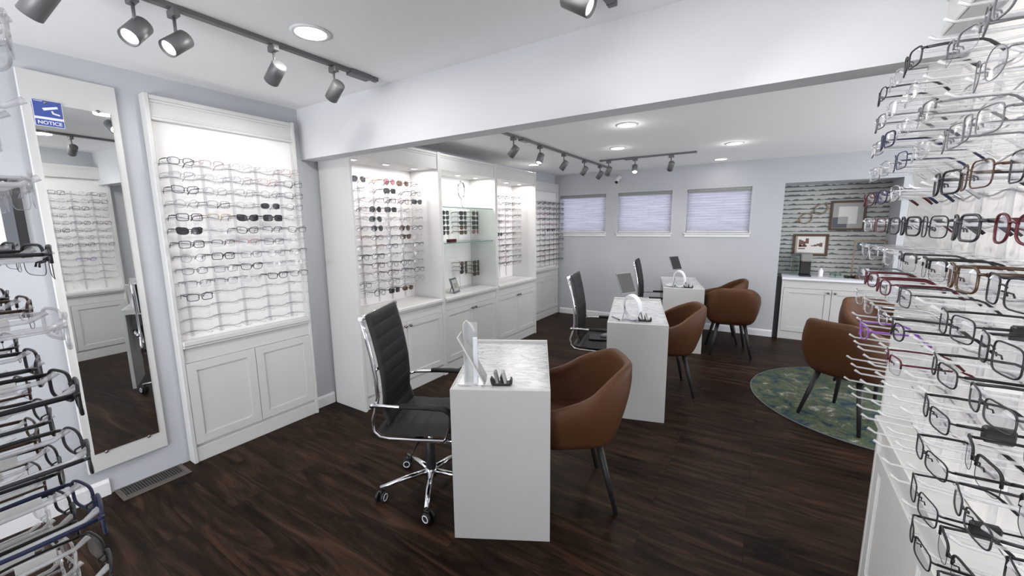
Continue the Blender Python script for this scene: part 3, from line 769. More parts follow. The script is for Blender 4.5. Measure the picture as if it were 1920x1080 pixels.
sun_set([1.69-0.055*i for i in range(5)], [3.73, 3.965], [[(AS, 'black', 'grey'), (AR, 'gunmetal', 'brown')], [(AR, 'grey', 'grey'), (AC, 'navy', 'grey')], [(AS, 'black', 'green'), (AS, 'black', 'grey')], [(AR, 'burgundy', 'brown'), (AS, 'brown', 'green')], [(AS, 'brown', 'brown'), (AV, 'pink', 'rose')]],
        'lower glass shelf', 'sunglasses on the lower glass shelf')
sun_stand('clear stand of four rows of sunglasses on the cabinet ledge below the shelves', 0.78, 0.817, [0.12, 0.30], [-0.115, 0.115], None)
sun_set([1.105-0.047*i for i in range(4)], [3.72, 3.96], [[(AR, 'brown', 'brown'), (AS, 'grey', 'brown')], [(AR, 'grey', 'grey'), (AS, 'brown', 'brown')], [(AV, 'black', 'grey'), (AR, 'gunmetal', 'brown')], [None, (AS, 'brown', 'brown')]],
        'cabinet ledge below glass shelves', 'sunglasses on the ledge below the glass shelves')
for i in range(5):
    eyewear([AS, AC, AR, AS, AR][i], ['black', 'grey', 'black', 'brown', 'black'][i], (-3.02, 3.42, 1.69-0.055*i-0.022), LW+0.0, '%s sunglasses, %s one down at the left of the lower glass shelf' % (['black', 'grey', 'glossy black', 'brown', 'dark'][i], ORD[i]), 'left column on the lower glass shelf', 'grey')

# objects on the shelves of the middle unit
def at3(x, y, z): return place(U3['loc'], U3['rz'], x, y, z)
hm = thing('table_mirror', 'round chrome-rimmed table mirror on the upper glass shelf', 'mirror', at3(0.55, 0.17, 1.742), LW+0.22)
MB().lathe([(0.055, 0), (0.055, 0.006), (0.012, 0.014), (0.007, 0.05), (0.006, 0.11), (0.001, 0.111)], n=24).build('stand', 'chrome', hm)
ring = [(0.085*math.cos(a), 0, 0.20+0.095*math.sin(a)) for a in [2*PI*i/32 for i in range(32)]]
MB().tube(ring, 0.006, 8, closed=True).build('rim', 'chrome', hm)
dsk = MB(); dsk.v = [(0, 0, 0.20)]+[(0.083*math.cos(a), 0.001, 0.20+0.093*math.sin(a)) for a in [2*PI*i/32 for i in range(32)]]+[(0, 0.004, 0.20)]+[(0.083*math.cos(a), 0.004, 0.20+0.093*math.sin(a)) for a in [2*PI*i/32 for i in range(32)]]
for i in range(32):
    j = (i+1) % 32; dsk.face([0, 1+i, 1+j]); dsk.face([33, 34+j, 34+i]); dsk.face([1+i, 34+i, 34+j, 1+j])
dsk.build('mirror_glass', 'mirror', hm)
fg = thing('figurine', 'small white pointed figurine on the upper glass shelf, right of the round mirror', 'ornament', at3(0.74, 0.22, 1.742))
MB().lathe([(0.030, 0), (0.032, 0.01), (0.022, 0.02), (0.026, 0.05), (0.014, 0.075), (0.017, 0.09), (0.006, 0.12), (0.001, 0.13)], n=20).build('body', 'signw', fg)
crd = thing('leaflet_holder', 'clear holder with a white card on the lower glass shelf', 'card holder', at3(0.40, 0.20, 1.372), LW)
MB().box(-0.045, 0.045, -0.03, 0.02, 0, 0.004).box(-0.045, 0.045, 0.010, 0.013, 0.004, 0.09).build('holder', 'acrylic', crd)
MB().box(-0.04, 0.04, 0.006, 0.009, 0.005, 0.085).build('card', 'paper', crd)
cs = thing('glasses_case', 'burgundy eyeglass case lying on the lower glass shelf', 'case', at3(0.30, 0.12, 1.372), LW+0.2)
MB().box(-0.075, 0.075, -0.028, 0.028, 0, 0.018, 0.008).build('case_base', FM['burgundy'], cs)
MB().box(-0.075, 0.075, -0.028, 0.028, 0.0185, 0.034, 0.010).build('case_lid', FM['burgundy'], cs)
pf = thing('photo_frame', 'tilted dark frame with a small picture on the cabinet ledge', 'photo frame', at3(0.34, 0.10, 0.815), LW+0.25)
Rt = Matrix.Rotation(rad(-18), 4, 'X')
MB().box(-0.075, 0.075, -0.006, 0.006, 0.002, 0.17, 0.003).xf(Rt).build('frame', 'slate', pf)
MB().box(-0.055, 0.055, -0.0085, -0.006, 0.022, 0.15).xf(Rt).build('picture', 'matbd', pf)
MB().box(-0.03, 0.03, -0.0095, -0.0085, 0.05, 0.11).xf(Rt).build('print', 'pewter', pf)
MB().tube([(0, 0.045, 0.13), (0, 0.085, 0.003)], 0.004, 6).build('easel_leg', 'slate', pf)
dm = thing('sunglasses_stack', 'dark upright stack of sunglasses boxes on the ledge beside the tilted frame', 'boxes', at3(0.14, 0.20, 0.815), LW)
for i in range(5): MB().box(-0.05, 0.05, -0.03, 0.03, 0.001+i*0.052, 0.050+i*0.052, 0.006).build('box', ['slate', FM['brown'], 'beige', 'slate', 'black'][i], dm)

# ------------------------------------------------------------------ tall mirror and its sign
MROT = rad(0)
mr = thing('wall_mirror', 'tall mirror on a wide white backing board on the left wall', 'mirror', (XL+0.011, 0.68, 0.17), rad(2.6))
bz = 2.165
MB().box(0, 0.018, -0.185, 0.182, 0, bz, 0.003).build('backing_board', 'white', mr)
MB().box(0.018, 0.022, -0.150, 0.146, 0.108, 2.013).build('mirror_glass', 'mirror', mr)
for y, z in ((-0.10, 0.104), (0.095, 0.104), (-0.10, 2.017), (0.095, 2.017)):
    MB().lathe([(0.008, 0), (0.009, 0.004), (0.006, 0.008), (0.001, 0.009)], n=14).xf(Matrix.Translation((0.018, y, z)) @ Matrix.Rotation(PI/2, 4, 'Y')).build('mirror_clip', 'nickel', mr)

def text_mesh(txt, size, mat, ext=0.0008):
    cu = bpy.data.curves.new('t', 'FONT'); cu.body = txt; cu.size = size; cu.extrude = ext; cu.align_x = 'CENTER'; cu.align_y = 'CENTER'; cu.offset = size*0.02
    o = bpy.data.objects.new('t', cu); COL.objects.link(o)
    dg = bpy.context.evaluated_depsgraph_get(); me = bpy.data.meshes.new_from_object(o.evaluated_get(dg))
    bpy.data.objects.remove(o); me.materials.clear(); me.materials.append(M[mat]); return me
sg = thing('notice_sign', 'blue and white NOTICE camera sticker on the top left of the tall mirror', 'sign', (XL+0.0385, 0.585, 2.070), rad(2.6))
MB().box(0, 0.0012, -0.052, 0.052, 0, 0.128).build('sign_sheet', 'signw', sg)
MB().box(0.0012, 0.0018, -0.050, 0.050, 0.046, 0.126).box(0.0012, 0.0018, -0.050, 0.050, 0.002, 0.034).build('blue_field', 'navy', sg)
tm = text_mesh('NOTICE', 0.0235, 'signw', 0.0003); to = bpy.data.objects.new('lettering', tm); COL.objects.link(to); to.parent = sg
to.matrix_local = Matrix.Translation((0.0022, 0, 0.017)) @ Matrix.Rotation(PI/2, 4, 'Z') @ Matrix.Rotation(PI/2, 4, 'X')
ci = MB(); ci.prism([(-0.020, 0.088), (0.034, 0.104), (0.037, 0.094), (-0.015, 0.076)], 0.0018, 0.0026, 'x'); ci.prism([(0.010, 0.078), (0.016, 0.080), (0.020, 0.070), (0.040, 0.066), (0.040, 0.058), (0.014, 0.064)], 0.0018, 0.0026, 'x'); ci.prism([(-0.046, 0.122), (-0.015, 0.122), (-0.015, 0.1195), (-0.046, 0.1195)], 0.0018, 0.0026, 'x')
ci.build('camera_symbol', 'signw', sg)

# dark framed picture on the left wall, partly behind the left display
pc = thing('framed_picture', 'black framed picture on the left wall at the left edge', 'picture', (XL, 0.30, 1.40))
MB().box(0, 0.02, -0.17, 0.145, 0, 0.40, 0.003).build('frame', 'black', pc)
MB().box(0.02, 0.022, -0.14, 0.11, 0.035, 0.365).build('print', 'slate', pc)
MB().box(0.022, 0.023, -0.10, 0.07, 0.08, 0.32).build('card', 'paper', pc)
# floor vent
vt = thing('floor_vent', 'taupe metal floor register at the foot of the tall mirror', 'vent', (-3.135, 0.755, 0))
v = MB(); v.box(-0.105, 0.105, -0.165, -0.14, 0, 0.006, 0.002).box(-0.105, 0.105, 0.14, 0.165, 0, 0.006, 0.002).box(-0.105, -0.06, -0.14, 0.14, 0, 0.006, 0.002).box(0.055, 0.105, -0.14, 0.14, 0, 0.006, 0.002)
for i in range(22):
    y = -0.135+i*0.0128; v.box(-0.06, 0.055, y, y+0.0032, 0.001, 0.0042)
v.build('grille', 'ventm', vt)
MB().box(-0.06, 0.055, -0.14, 0.14, 0.0002, 0.001).build('duct_opening', 'darkgap', vt)
# ------------------------------------------------------------------ ceiling lights and tracks
for i, (x, y, z) in enumerate(DOWN):
    if x > 1: lab = 'round white recessed ceiling light over the seating corner'
    else: lab = ['recessed ceiling light nearest the front track, over the tall mirror', 'recessed ceiling light in the front room nearest the right display', 'recessed ceiling light behind the camera on the left', 'recessed ceiling light behind the camera on the right',
           'bright recessed ceiling light just beyond the beam, right of the long track', 'dim recessed ceiling light between the two rear tracks and the beam', 'bright recessed ceiling light above the brown chairs, right of the short track', 'recessed ceiling light at the beam above the glass shelves', 'recessed ceiling light above the far corner display',
           'recessed ceiling light nearest the far wall'][i]
    t = thing('recessed_light', lab, 'ceiling light', (x, y, z), 0, 'recessed lights over the seating corner' if x > 1 else 'recessed ceiling lights')
    MB().lathe([(0.088, -0.0005), (0.090, -0.005), (0.074, -0.009), (0.070, -0.006)], n=32).build('trim_ring', 'trim', t)
    MB().lathe([(0.069, -0.002), (0.069, -0.0065)], n=28).build('lens', 'bulb', t)
def track(label, p0, p1, feed=None):
    p0, p1 = Vector(p0), Vector(p1); L_ = (p1-p0).length; a = math.atan2(p1.y-p0.y, p1.x-p0.x)
    t = thing('lighting_track', label, 'lighting track', p0, a)
    MB().box(0, L_, -0.018, 0.018, -0.019, 0, 0.002).build('rail', 'track', t)
    for e0 in (-0.03, L_-0.002): MB().box(e0, e0+0.032, -0.019, 0.019, -0.021, 0, 0.003).build('end_cap', 'track', t)
    if feed: MB().box(feed, feed+0.14, -0.03, 0.03, -0.030, -0.001, 0.004).build('power_feed', 'track', t)
    return t
def head(label, pos, aim, power=14, spot=62, lit=True, group=None, color=WHT):
    t = thing('track_spotlight', label, 'spotlight', pos, 0, group)
    MB().box(-0.03, 0.03, -0.014, 0.014, -0.030, 0, 0.003).build('adapter', 'track', t)
    MB().tube([(0, 0, -0.03), (0, 0, -0.105)], 0.006, 10).build('stem', 'track', t)
    d = (Vector(aim)-Vector(pos)); d.normalize(); q = (-d).to_track_quat('Z', 'Y').to_matrix().to_4x4()
    cx = Vector((0, 0, -0.128))
    can = MB().lathe([(0.001, 0.055), (0.030, 0.055), (0.0345, 0.050), (0.0345, -0.055), (0.031, -0.0555), (0.029, -0.045), (0.001, -0.045)], n=28)
    can.xf(Matrix.Translation(cx) @ q); c = can.build('lamp_can', 'track', t)
    ln = MB().lathe([(0.027, -0.0442), (0.027, -0.0465)], n=24); ln.xf(Matrix.Translation(cx) @ q); ln.build('lamp_lens', 'bulb', c)
    lp = Vector(pos)+cx+d*0.062
    lamp('SPOT', 'track_lamp', lp, power, color, 0.02, aim=lp+d, spot=spot)
    return t
TZ = CEIL_F
track('long grey lighting track on the front ceiling above the tall mirror', (-2.14, 0.25, TZ), (-2.14, 1.80, TZ), 1.38)
fh = [((-2.14, 1.53, TZ-0.019), (-3.15, 1.62, 1.75), 'grey spotlight at the far end of the front track, nearest the beam'),
      ((-2.14, 1.20, TZ-0.019), (-3.15, 1.22, 1.8), 'grey spotlight second from the beam on the front track'),
      ((-2.14, 0.80, TZ-0.019), (-1.6, -0.9, 0.9), 'grey spotlight on the front track, third from the beam, turned towards the camera'),
      ((-2.14, 0.67, TZ-0.019), (-1.3, -0.6, 0.9), 'bright-faced grey spotlight on the front track, fourth from the beam'),
      ((-2.14, 0.42, TZ-0.019), (-3.15, -0.2, 1.3), 'faint grey spotlight at the near end of the front track')]
for p, a, l in fh: head(l, p, a, 12, 80, group='front track spotlights')
track('grey lighting track on the front ceiling facing the right display', (-0.62, 0.2, TZ), (-0.62, 1.75, TZ))
for y, l in ((0.55, 'grey spotlight on the right front track, nearest the camera'), (1.02, 'grey spotlight on the right front track, middle one'), (1.42, 'grey spotlight on the right front track, nearest the beam')):
    head(l, (-0.62, y, TZ-0.019), (0.5, y+0.1, 1.75), 17, 95, group='right front track spotlights')
TZ = CEIL_R
track('long grey lighting track on the rear ceiling, running towards the far wall', (-2.085, 3.12, TZ), (-2.085, 5.98, TZ), 0.35)
ra = [(3.34, (-3.1, 3.2, 1.2), 'first from the beam'), (3.86, (-2.15, 2.75, 0.3), 'second from the beam, lit face towards the camera'), (4.44, (-3.1, 4.5, 1.2), 'third from the beam'), (5.05, (-3.1, 5.3, 1.2), 'fourth from the beam'), (5.62, (-3.1, 5.9, 1.2), 'fifth from the beam, nearest the far wall')]
for y, a, l in ra: head('grey spotlight on the long rear track, '+l, (-2.085, y, TZ-0.019), a, 30 if y == 3.86 else 10, 70, group='long rear track spotlights')
track('short grey lighting track on the rear ceiling, parallel to the windows', (-1.93, 5.27, TZ), (-0.82, 5.27, TZ), 0.3)
for x, a, l in ((-1.84, (-2.6, 5.9, 1.0), 'left'), (-1.50, (-1.2, 4.2, 0.8), 'middle, lit face forward'), (-1.07, (-1.6, 6.4, 1.2), 'right')):
    head('grey spotlight on the short rear track, '+l, (x, 5.27, TZ-0.019), a, 9, 75, group='short rear track spotlights')
# cabinet downlights
for U, W_ in ((U2, 1.02), (U3, 0.97), (U4, 0.975)):
    for i in range(3):
        p = place(U['loc'], U['rz'], W_*(i+0.5)/3, 0.16, 2.255-0.16-0.012)
        lamp('AREA', 'cabinet_lamp', p, 2.3, (1.0, 0.95, 0.92), 0.05, shape='DISK')
# security camera on the far wall
sc = thing('security_camera', 'small white bullet security camera on the far wall above the windows', 'camera', (-2.07, YF, 2.27))
MB().lathe([(0.035, 0), (0.035, 0.008), (0.012, 0.012), (0.010, 0.05), (0.001, 0.051)], n=20).xf(Matrix.Rotation(PI/2, 4, 'X')).build('mount', 'cam', sc)
MB().cyl((0, -0.05, 0.02), (0.005, -0.16, -0.085), 0.030, 20).build('housing', 'cam', sc)
MB().cyl((0.005, -0.16, -0.085), (0.0052, -0.163, -0.088), 0.025, 20).build('lens', 'black', sc)

# ------------------------------------------------------------------ desks
def desk(label, cx, cy, a, W_, L_, seam=None):
    t = thing('desk', label, 'desk', (cx, cy, 0), a, 'white dispensing desks')
    hw, hl, hz = W_/2, L_/2, 0.785; th = 0.028
    MB().box(-hw, hw, -hl, -hl+th, 0, hz, 0.0015).build('end_panel', 'desk', t)
    MB().box(-hw, hw, hl-th, hl, 0, hz+0.012, 0.0015).build('end_panel', 'desk', t)
    tp = MB(); y0, y1 = -hl+th, hl-th
    if seam:
        tp.box(-hw+0.006, hw-0.006, y0, y0+seam-0.001, hz-0.034, hz-0.004, 0.001); tp.box(-hw+0.006, hw-0.006, y0+seam+0.001, y1, hz-0.034, hz-0.004, 0.001)
    else: tp.box(-hw+0.006, hw-0.006, y0, y1, hz-0.034, hz-0.004, 0.001)
    tp.build('marble_top', 'marble', t)
    MB().box(-hw, -hw+0.006, y0, y1, hz-0.05, hz-0.002).box(hw-0.006, hw, y0, y1, hz-0.05, hz-0.002).build('edge_band', 'desk', t)
    MB().box(-0.012, 0.012, y0, y1, 0.33, hz-0.036).build('modesty_panel', 'desk', t)
    return t
def desk_frame(c0, a, W_, L_):
    u = Vector((math.cos(a), math.sin(a))); v_ = Vector((-math.sin(a), math.cos(a))); c = Vector(c0)+u*W_/2+v_*L_/2; return c, u, v_
a1 = rad(28.5); c1, u1, v1 = desk_frame((-1.228, 1.378), a1, 0.475, 0.81)
desk('nearest white desk with a marble top and acrylic holders, foreground centre', c1.x, c1.y, a1, 0.475, 0.81)
a2 = rad(15.5); c2v = Vector((-0.964, 3.62)); desk('middle white marble-topped desk with a tablet on a curved white stand', c2v.x, c2v.y, a2, 0.455, 1.10, 0.34)
a3 = rad(14.0); c3v = Vector((-0.945, 5.596)); desk('furthest white marble-topped desk, nearest the windows', c3v.x, c3v.y, a3, 0.455, 1.02, 0.32)
DT = 0.782
# acrylic frame display on desk 1
def dpt(c, u, v_, x, y): q = c+u*x+v_*y; return (q.x, q.y, DT)
ax = thing('acrylic_display', 'tall clear acrylic brochure display on the nearest desk', 'acrylic holder', dpt(c1, u1, v1, -0.125, -0.29), a1)
ac = MB(); ac.box(-0.085, 0.085, -0.06, 0.07, 0, 0.006, 0.001); ac.build('holder_base', 'acrylic_near', ax)
MB().box(-0.008, 0.012, -0.045, -0.030, 0.006, 0.235, 0.001).build('front_post', 'signw', ax)
ap = MB(); ap.box(-0.06, -0.052, -0.03, 0.05, 0.006, 0.30, 0.001); ap.box(-0.052, 0.0, 0.045, 0.05, 0.006, 0.29, 0.001)
ap.tube([(-0.05, 0.03, 0.30), (-0.02, 0.0, 0.285), (0.0, -0.03, 0.26)], 0.006, 8); ap.build('clear_wings', 'acrylic_near', ax)
Rb = Matrix.Translation((-0.005, -0.02, 0.10)) @ Matrix.Rotation(rad(-28), 4, 'Y')
MB().box(-0.004, 0.004, -0.04, 0.07, -0.10, 0.16, 0.001).xf(Rb).build('brochure', 'paper', ax)
MB().box(0.0025, 0.0050, 0.0695, 0.0705, -0.10, 0.16).box(0.004, 0.0048, -0.041, 0.071, -0.10, 0.16).xf(Rb).build('brochure_cover', 'matbd', ax)
def card_holder(label, pos, a):
    k = thing('card_holder', label, 'card holder', pos, a)
    b = MB(); b.prism([(-0.055, 0), (0.035, 0), (0.045, 0.012), (0.042, 0.030), (0.034, 0.032), (0.030, 0.012), (0.0, 0.010), (-0.008, 0.045), (-0.014, 0.045), (-0.012, 0.010), (-0.040, 0.010), (-0.058, 0.035), (-0.062, 0.033)], -0.022, 0.022, 'y'); b.build('holder', 'black', k)
    for x, n in ((-0.026, 'pewter'), (0.012, 'matbd')):
        MB().box(-0.006, 0.006, -0.02, 0.024, 0, 0.058, 0.001).xf(Matrix.Translation((x, 0, 0.0105)) @ Matrix.Rotation(rad(-14), 4, 'Y')).build('card_stack', n, k)
card_holder('small black card holder on the nearest desk', dpt(c1, u1, v1, 0.01, -0.325), a1)
def tablet_set(c, u, v_, a, lab):
    k = thing('tablet_stand', 'white curved ring stand holding a tilted tablet on the %s desk' % lab, 'stand', dpt(c, u, v_, -0.045, -0.39), a-rad(12))
    r = []
    for i in range(25):
        t = 2*PI*i/24; r.append((0.068*math.sin(t)+0.012*math.cos(t), 0, 0.105-0.10*math.cos(t)))
    ringm = MB()
    for i in range(24):
        p, q = r[i], r[i+1]; b = len(ringm.v)
        wv = 0.045+0.02*math.sin(2*PI*i/24); wq = 0.045+0.02*math.sin(2*PI*(i+1)/24)
        for (pp, ww) in ((p, wv), (q, wq)):
            s_ = 1.0; inn = (pp[0]*0.86, pp[2]*0.86+0.0135)
            ringm.v += [(pp[0], -ww, pp[2]), (pp[0], ww, pp[2]), (inn[0], ww, inn[1]), (inn[0], -ww, inn[1])]
        for m_ in range(4):
            n_ = (m_+1) % 4; ringm.face([b+m_, b+n_, b+4+n_, b+4+m_])
    ringm.build('ring', 'signw', k)
    tb = Matrix.Translation((-0.035, 0.0, 0.208)) @ Matrix.Rotation(rad(-24), 4, 'Y')
    tt = thing('tablet', 'dark tilted tablet resting on the white ring stand of the %s desk' % lab, 'tablet', dpt(c, u, v_, -0.045, -0.39), a-rad(42))
    MB().box(-0.004, 0.004, -0.085, 0.085, 0.0, 0.18, 0.003).xf(tb).build('tablet_body', 'pewter', tt)
    MB().box(0.004, 0.005, -0.076, 0.076, 0.010, 0.17).box(-0.005, -0.004, -0.070, 0.070, 0.030, 0.165).xf(tb).build('screen', 'screen', tt)
    cd = thing('reading_card', 'white printed card leaning inside the ring stand on the %s desk' % lab, 'card', dpt(c, u, v_, -0.115, -0.42), a)
    MB().box(-0.003, 0.003, -0.03, 0.045, 0, 0.10, 0.001).xf(Matrix.Rotation(rad(12), 4, 'Y')).build('card', 'paper', cd)
    MB().box(-0.0045, -0.003, -0.037, 0.052, 0, 0.108).xf(Matrix.Rotation(rad(12), 4, 'Y')).build('card_back', 'pewter', cd)
    card_holder('small black card holder beside the ring stand on the %s desk' % lab, dpt(c, u, v_, 0.065, -0.42), a)
u2v, v2v = Vector((math.cos(a2), math.sin(a2))), Vector((-math.sin(a2), math.cos(a2)))
u3v, v3v = Vector((math.cos(a3), math.sin(a3))), Vector((-math.sin(a3), math.cos(a3)))
tablet_set(c2v, u2v, v2v, a2, 'middle'); tablet_set(c3v, u3v, v3v, a3, 'furthest')
# a pen on desk 2, a white bowl on desk 3
pn = thing('pen', 'slim dark pen lying on the middle desk', 'pen', dpt(c2v, u2v, v2v, -0.175, -0.38), a2+2.1)
MB().tube([(-0.06, 0, 0.005), (0.05, 0, 0.005), (0.062, 0, 0.004)], [0.004, 0.004, 0.001], 8).build('barrel', 'slate', pn)
MB().tube([(-0.075, 0, 0.005), (-0.055, 0, 0.005)], 0.0045, 8).build('cap', 'black', pn)
bw = thing('tissue_tray', 'low rounded white tray on the furthest desk', 'tray', dpt(c3v, u3v, v3v, -0.14, -0.34), a3)
MB().lathe([(0.045, 0), (0.062, 0.012), (0.066, 0.028), (0.060, 0.030), (0.050, 0.014), (0.001, 0.012)], n=24).build('tray', 'signw', bw)
MB().box(-0.03, 0.03, -0.03, 0.03, 0.0125, 0.04, 0.008).build('tissues', 'paper', bw)

# ------------------------------------------------------------------ office chair (faces +x locally)
def ribbed(path, hw, n_rib, t, amp=0.006, nseg=10, cross=0.01):
    """padded panel following path [(x,z)..], horizontal stitched ribs"""
    P = [Vector((p[0], 0, p[1])) for p in path]
    # resample
    d = [0]
    for i in range(1, len(P)): d.append(d[-1]+(P[i]-P[i-1]).length)
    N_ = n_rib*nseg
    def samp(s):
        for i in range(1, len(P)):
            if s <= d[i] or i == len(P)-1:
                f = (s-d[i-1])/(d[i]-d[i-1]); return P[i-1].lerp(P[i], f)
    mb = MB(); mb.smooth = True
    nx = 10
    rows = []
    for k in range(N_+1):
        s = d[-1]*k/N_; p = samp(min(s, d[-1])); q = samp(min(s+0.01, d[-1])); q0 = samp(max(s-0.01, 0)); T = (q-q0).normalized(); Nn = Vector((T.z, 0, -T.x))
        ph = (k % nseg)/nseg; bul = amp*(abs(math.sin(PI*ph))**0.45)
        ends = min(1, min(k, N_-k)/3)
        tt = (t/2)*(0.35+0.65*ends)
        w_ = hw-0.01*(1-ends)
        row = []
        for i in range(nx+1):
            y = -w_+2*w_*i/nx; ed = 1-abs(2*i/nx-1)**6
            row.append(p+Nn*(-(tt*ed**0.5 if ed > 0 else 0)-bul*ed)+Vector((0, y, 0))+Nn*(cross*-((2*i/nx-1)**2)))
        back = []
        for i in range(nx, -1, -1):
            y = -w_+2*w_*i/nx; ed = 1-abs(2*i/nx-1)**6
            back.append(p+Nn*((tt*ed**0.5 if ed > 0 else 0)+bul*0.6*ed)+Vector((0, y, 0))+Nn*(cross*-((2*i/nx-1)**2)))
        rows.append(row+back)
    m_ = len(rows[0])
    for r in rows: mb.v += [tuple(q) for q in r]
    for k in range(N_):
        for i in range(m_):
            j = (i+1) % m_; mb.face([k*m_+i, k*m_+j, (k+1)*m_+j, (k+1)*m_+i])
    mb.face(list(range(m_))[::-1]); mb.face([N_*m_+i for i in range(m_)])
    return mb
def office_chair(label, pos, a, base_rot=0.0, group='office chairs'):
    t = thing('office_chair', label, 'office chair', (*pos, 0), a, group)
    back = [(-0.165, 0.47), (-0.195, 0.56), (-0.190, 0.66), (-0.195, 0.76), (-0.210, 0.86), (-0.232, 0.97), (-0.262, 1.09)]
    ribbed(back[::-1], 0.205, 9, 0.028, amp=0.0035).build('backrest', 'leather', t)
    seat = [(-0.21, 0.475), (-0.17, 0.463), (0.0, 0.458), (0.16, 0.465), (0.23, 0.455), (0.255, 0.43)]
    ribbed(seat, 0.235, 6, 0.060, amp=0.003, cross=-0.006).build('seat', 'leather', t)
    for s in (-1, 1):
        y = s*0.222
        rail = [(-0.268, y, 1.085), (-0.240, y, 0.97), (-0.218, y, 0.86), (-0.204, y, 0.76), (-0.20, y, 0.66), (-0.215, y, 0.58), (-0.235, y, 0.52), (-0.232, y, 0.465), (-0.20, y, 0.435), (-0.15, y, 0.427), (0.0, y, 0.425), (0.18, y, 0.428), (0.24, y, 0.425)]
        MB().tube(rail, 0.011, 10).build('side_rail', 'chrome', t)
        arm = MB().tube([(-0.225, y+s*0.012, 0.615), (-0.16, y+s*0.035, 0.625), (-0.03, y+s*0.045, 0.628), (0.14, y+s*0.045, 0.628), (0.195, y+s*0.045, 0.615), (0.205, y+s*0.042, 0.57), (0.18, y+s*0.030, 0.47), (0.16, y+s*0.01, 0.43)], 0.0105, 10).build('armrest', 'chrome', t)
        MB().tube([(-0.06, y+s*0.045, 0.632), (0.06, y+s*0.045, 0.634), (0.17, y+s*0.045, 0.630), (0.205, y+s*0.043, 0.605), (0.212, y+s*0.040, 0.56), (0.195, y+s*0.034, 0.50)], [0.014, 0.016, 0.016, 0.016, 0.015, 0.012], 10, flat=(1.5, 0.9)).build('arm_pad', 'leather', arm)
        MB().lathe([(0.001, -0.012), (0.014, -0.010), (0.014, 0.010), (0.001, 0.012)], n=14).xf(Matrix.Translation((-0.225, y+s*0.012, 0.615)) @ Matrix.Rotation(PI/2, 4, 'X')).build('arm_bolt', 'chrome', arm)
    MB().tube([(-0.262, -0.235, 1.08), (-0.266, 0.235, 1.08)], 0.012, 12).build('top_bar', 'chrome', t)
    MB().tube([(-0.208, -0.222, 0.80), (-0.222, 0, 0.80), (-0.208, 0.222, 0.80)], 0.009, 10).build('rear_bar', 'chrome', t)
    MB().box(-0.11, 0.10, -0.11, 0.11, 0.385, 0.418, 0.006).box(-0.02, 0.02, -0.215, 0.215, 0.405, 0.420, 0.004).build('tilt_mechanism', 'black', t)
    MB().tube([(0.0, -0.08, 0.395), (-0.04, -0.16, 0.33), (-0.055, -0.19, 0.29)], 0.005, 8).build('lever', 'black', t)
    MB().cyl((0, 0, 0.20), (0, 0, 0.39), 0.014, 16).build('gas_lift', 'chrome', t)
    MB().lathe([(0.026, 0.10), (0.030, 0.12), (0.026, 0.30), (0.022, 0.305), (0.001, 0.306)], n=18).build('lift_cover', 'black', t)
    bs = MB(); bs.lathe([(0.030, 0.075), (0.038, 0.085), (0.038, 0.125), (0.030, 0.132)], n=20)
    R_ = 0.285
    for i in range(5):
        an = base_rot+2*PI*i/5; c, s = math.cos(an), math.sin(an)
        bs.tube([(0.02*c, 0.02*s, 0.108), (0.15*c, 0.15*s, 0.098), ((R_+0.01)*c, (R_+0.01)*s, 0.078)], [0.020, 0.017, 0.012], 10, flat=(1.0, 0.8))
    bo = bs.build('star_base', 'chrome', t)
    for i in range(5):
        an = base_rot+2*PI*i/5; c, s = math.cos(an), math.sin(an)
        k = MB(); k.cyl((R_*c, R_*s, 0.055), (R_*c, R_*s, 0.080), 0.006, 10)
        ca = an+0.9; dx, dy = math.cos(ca), math.sin(ca); nx_, ny_ = -dy, dx
        cxx, cyy = R_*c+dx*0.012, R_*s+dy*0.012
        k.box(-0.018, 0.018, -0.008, 0.008, 0.035, 0.060, 0.003)
        k.v[-24:] = [((x*dx+y*nx_)+R_*c, (x*dy+y*ny_)+R_*s, z) for x, y, z in k.v[-24:]]
        kk = k.build('caster', 'black', t)
        for sgn in (-1, 1):
            p0 = (cxx+nx_*sgn*0.010, cyy+ny_*sgn*0.010, 0.0275); p1 = (cxx+nx_*sgn*0.026, cyy+ny_*sgn*0.026, 0.0275)
            wh = MB().tube([p0, p1], 0.0275, 20).build('wheel', 'black', kk)
            pm = [(cxx+nx_*sgn*0.0265+dx*0.019*math.cos(q), cyy+ny_*sgn*0.0265+dy*0.019*math.cos(q), 0.0275+0.019*math.sin(q)) for q in [2*PI*j/20 for j in range(20)]]
            MB().tube(pm, 0.0028, 6, closed=True).build('wheel_ring', 'signw', kk)
    return t
office_chair('black ribbed high-back office chair with chrome frame at the nearest desk', (-1.61, 1.62), rad(26), rad(-150))
office_chair('black ribbed office chair with chrome arms at the middle desk', (-1.285, 3.58), rad(11), rad(25))
office_chair('black ribbed office chair at the furthest desk by the windows', (-1.21, 5.42), rad(8), rad(60))
# folded things lying on the middle chair's seat
q0 = Vector((-1.285, 3.58)); ms = thing('laptop_sleeve', 'flat black sleeve lying on the seat of the middle office chair', 'sleeve', (q0.x+0.02, q0.y-0.02, 0.4945), rad(20))
MB().box(-0.12, 0.12, -0.09, 0.09, 0, 0.012, 0.004).build('sleeve', 'black', ms)
MB().tube([(-0.11, -0.088, 0.013), (0.11, -0.088, 0.013)], 0.0015, 6).build('zip', 'pewter', ms)
ms2 = thing('computer_mouse', 'grey computer mouse on the black sleeve on the middle chair', 'mouse', (q0.x+0.05, q0.y-0.0, 0.507), rad(40))
MB().lathe([(0.030, 0), (0.033, 0.008), (0.028, 0.022), (0.012, 0.031), (0.001, 0.032)], n=20).xf(Matrix.Diagonal((1.6, 0.95, 1, 1))).build('shell', 'pewter', ms2)
MB().tube([(0.020, 0, 0.030), (0.032, 0, 0.025)], 0.004, 8).build('scroll_wheel', 'black', ms2)

